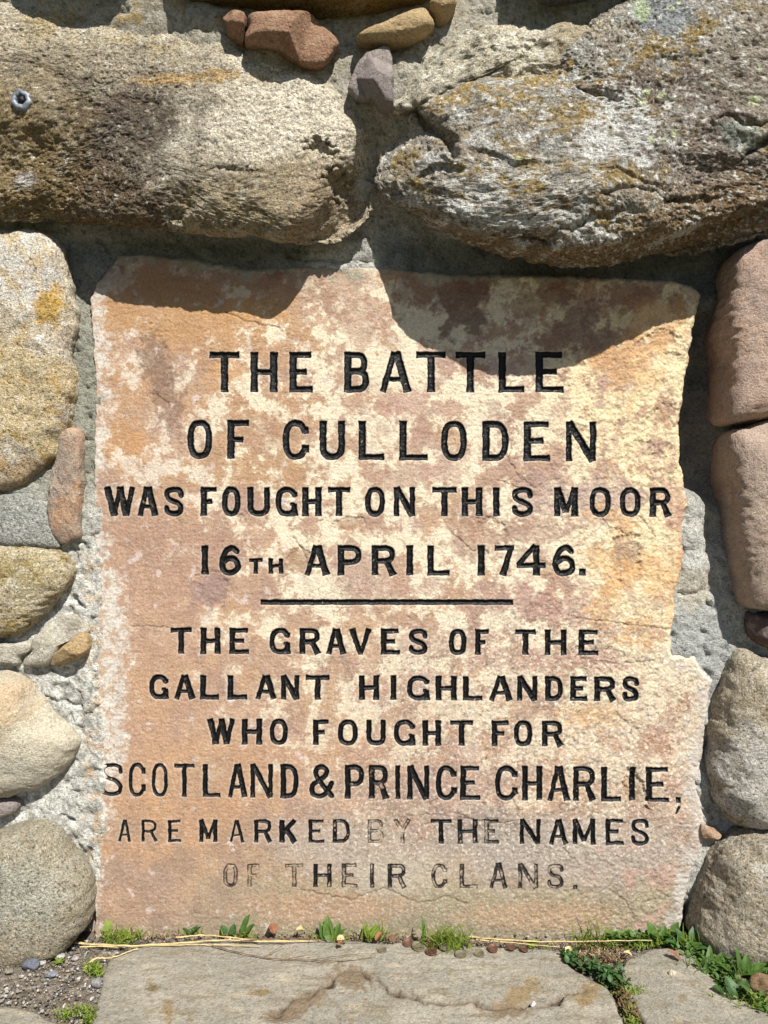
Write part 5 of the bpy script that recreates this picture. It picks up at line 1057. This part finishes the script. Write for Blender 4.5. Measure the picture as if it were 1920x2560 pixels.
plant(475, 2336, .004, [(-1.3, .5, .022, .013, 0, 0), (-.5, .9, .02, .010, .004, 0), (1.2, .5, .018, .010, .0, 0)], M_leafd, 'small dark green weed left of the two broad leaves', 'weed', G1, 14, .02, 2)
plant(565, 2338, .005, [(.9, 1.0, .018, .016, -.002, 0), (-.25, 1.15, .019, .015, .010, 0)], M_leafd, 'pair of small round green leaves left of the pointed leaf', 'weed', G1, 6, .02, 21)
plant(605, 2340, .005, [(-.65, 1.0, .040, .015, 0, 0), (-1.0, .7, .026, .012, .004, 0)], M_leaf, 'broad pointed green leaf leaning right in front of the slab', 'weed', G1, 16, .022, 3, None, .016)
plant(824, 2350, .006, [(.2, 1.2, .040, .020, -.002, 0), (.6, 1.0, .030, .016, -.008, .0), (-.5, .9, .030, .016, .008, -.002), (.0, .6, .028, .018, .0, -.006), (-1.2, .6, .028, .012, .008, 0)], M_leaf, 'tallest broad leaved plant left of centre', 'weed', G1, 26, .034, 4)
plant(930, 2346, .006, [(-.15, 1.2, .024, .020, .004, 0), (.7, .9, .024, .016, -.004, 0), (-1.4, .5, .020, .012, .0, 0)], M_leafy, 'yellow green plant right of the tallest broad leaved plant', 'weed', G1, 30, .032, 5)
plant(1120, 2362, .008, [(.35, 1.25, .048, .008, -.034, .002)], M_leaf, 'big bright tuft of grass standing over the coins', 'grass tuft', G1, 170, .042, 6, M_leafy, .018)
plant(1335, 2370, .004, [(-.3, .7, .016, .010, 0, 0), (.8, .6, .014, .010, -.004, 0)], M_leafy, 'low yellow green weed right of the coins', 'weed', G1, 22, .016, 7)
plant(1474, 2352, .004, [], M_leaf, 'thin wispy grass in front of the slab above the clover', 'grass tuft', G1, 34, .055, 8, M_leafy, .010)
plant(1545, 2352, .004, [(.8, .7, .024, .012, 0, 0), (-.9, .7, .024, .012, .01, 0), (0, .9, .02, .01, .016, 0)], M_leafy, 'low weed between the wispy grass and the round leaves', 'weed', G1, 30, .024, 9)
plant(1640, 2352, .006, [(.5, 1.1, .032, .024, -.004, 0), (-.4, 1.0, .024, .018, .012, 0), (-1.35, .5, .036, .016, .01, -.004), (1.5, .4, .03, .014, -.006, 0), (-.9, .9, .034, .018, .024, 0)], M_leaf, 'round leaved plant at the right end of the slab foot', 'weed', G1, 14, .03, 10)
plant(1720, 2365, .008, [(.6, .9, .030, .018, -.006, 0), (-.5, .9, .034, .018, .008, 0), (-1.5, .3, .04, .016, .01, -.006), (-2.2, .3, .034, .016, .0, -.008), (1.4, .3, .03, .014, -.01, -.004)], M_leafd, 'leafy weed in the shade under the bottom right boulder', 'weed', G1, 30, .03, 11)
plant(1775, 2420, .006, [(-1.9, .15, .05, .010, 0, 0), (-1.4, .3, .05, .010, .004, 0), (-2.3, .2, .045, .010, -.004, 0), (-1.0, .5, .04, .010, .006, 0), (-.4, .8, .035, .012, 0, 0)], M_leaf, 'long narrow leaves sprawling right of the small flagstone', 'weed', G1, 40, .03, 12, M_leaf)
plant(1850, 2440, .006, [(.2, 1.3, .045, .010, 0, 0), (-.6, 1.0, .035, .016, .008, 0), (-1.7, .3, .045, .014, .01, 0), (-2.4, .4, .04, .014, 0, 0), (1.2, .6, .03, .016, -.01, 0), (-1.2, .4, .04, .02, .014, 0)], M_leaf, 'upright narrow leaf with broad ones at the right edge', 'weed', G1, 40, .03, 13, M_leaf)
plant(1835, 2490, .004, [(.3, .8, .028, .022, 0, 0), (-.8, .6, .026, .022, .01, 0), (1.3, .5, .024, .02, -.01, 0), (2.4, .4, .022, .02, 0, -.004), (-2.2, .3, .024, .02, .008, -.006)], M_leafd, 'rounded dark leaves low down beside the small flagstone', 'weed', G1, 30, .02, 14, M_leaf)
plant(1900, 2520, .004, [(.5, .7, .024, .014, 0, 0), (-.8, .6, .022, .014, .01, 0), (2.0, .4, .022, .012, 0, -.004)], M_leafy, 'yellowish weed in the bottom right corner', 'weed', G1, 60, .022, 15, M_leafy)
plant(148, 2408, .0, [(a, .35, .014, .005, 0, 0) for a in (0, 1, 2, 3, 4, 5)], M_leafy, 'flat little rosette weed on the gravel at the left', 'weed', G1, 0, .01, 16)
# scattered low ground cover: clover in the joint, moss
def cover(name, regions, n, size, mat, label, cat, seed, zh=.012):
    rs = np.random.RandomState(seed); VV = []; FF = []; k0 = 0; got = 0
    while got < n:
        pts, wid = regions[rs.randint(len(regions))]
        i = rs.randint(len(pts)-1); t = rs.rand(); px = pts[i][0]*(1-t)+pts[i+1][0]*t+rs.normal(0, wid); py = pts[i][1]*(1-t)+pts[i+1][1]*t+rs.normal(0, wid*.45)
        if py < 2336: continue
        L = size*(.5+.8*rs.rand()); V, F = leaf_mesh(L, L*(.75 if zh > .01 else .35), .3, .4, 5, 2, 1, .0, got)
        p = gpt(px, py); V = place(V, (p.x, p.y, zh*rs.rand()**1.5), rs.rand()*6.28, .1+.8*rs.rand())
        VV.append(V); FF.append(F+k0); k0 += len(V); got += 1
    tag(link(name, new_mesh(name, np.concatenate(VV), np.concatenate(FF)), mat), label, cat, kind='stuff')
J1 = ([(1420, 2405), (1450, 2420), (1500, 2435), (1550, 2440)], 12)
cover('clover', [J1, ([(1415, 2395), (1430, 2420)], 8), ([(1500, 2440), (1560, 2480)], 10)], 420, .0085, M_leafd, 'dark green clover filling the joint between the two flagstones', 'clover', 1)
cover('moss', [([(1540, 2460), (1570, 2500), (1585, 2560), (1600, 2620)], 11)]*2+[([(1600, 2480), (1580, 2500)], 10), ([(1440, 2372), (1560, 2372), (1660, 2366)], 9), ([(270, 2356), (330, 2350)], 14), ([(150, 2550), (215, 2530), (225, 2560)], 10), ([(230, 2420), (240, 2440)], 10)], 3000, .0050, M_leafy, 'yellow green moss and seedlings in the joints of the paving', 'moss', 2, .008)
cover('ground_weeds', [([(1690, 2372), (1770, 2420), (1830, 2470), (1900, 2520), (1980, 2570)], 16), ([(1740, 2380), (1850, 2420), (1960, 2440)], 18), ([(1520, 2362), (1700, 2360)], 7)], 1500, .0085, M_leaf, 'mixed low green leaves along the right hand flagstone', 'ground cover', 3, .014)
cover('dry_litter', [([(250, 2350), (700, 2346), (1000, 2352), (1350, 2366), (1560, 2378)], 8), ([(1440, 2410), (1560, 2400)], 14), ([(1760, 2400), (1960, 2520)], 20)], 1500, .005, M_litter, 'dry shreds of litter along the foot of the slab', 'litter', 4, .010)
cover('dead_litter', [([(250, 2350), (700, 2348), (1000, 2354), (1350, 2370), (1560, 2380)], 9), ([(1440, 2410), (1560, 2400)], 14), ([(1760, 2400), (1960, 2520)], 22), ([(1540, 2460), (1590, 2560)], 10)], 1500, .006, M_twig, 'brown crumbs of dead leaf and bark along the foot of the slab', 'litter', 5, .009)
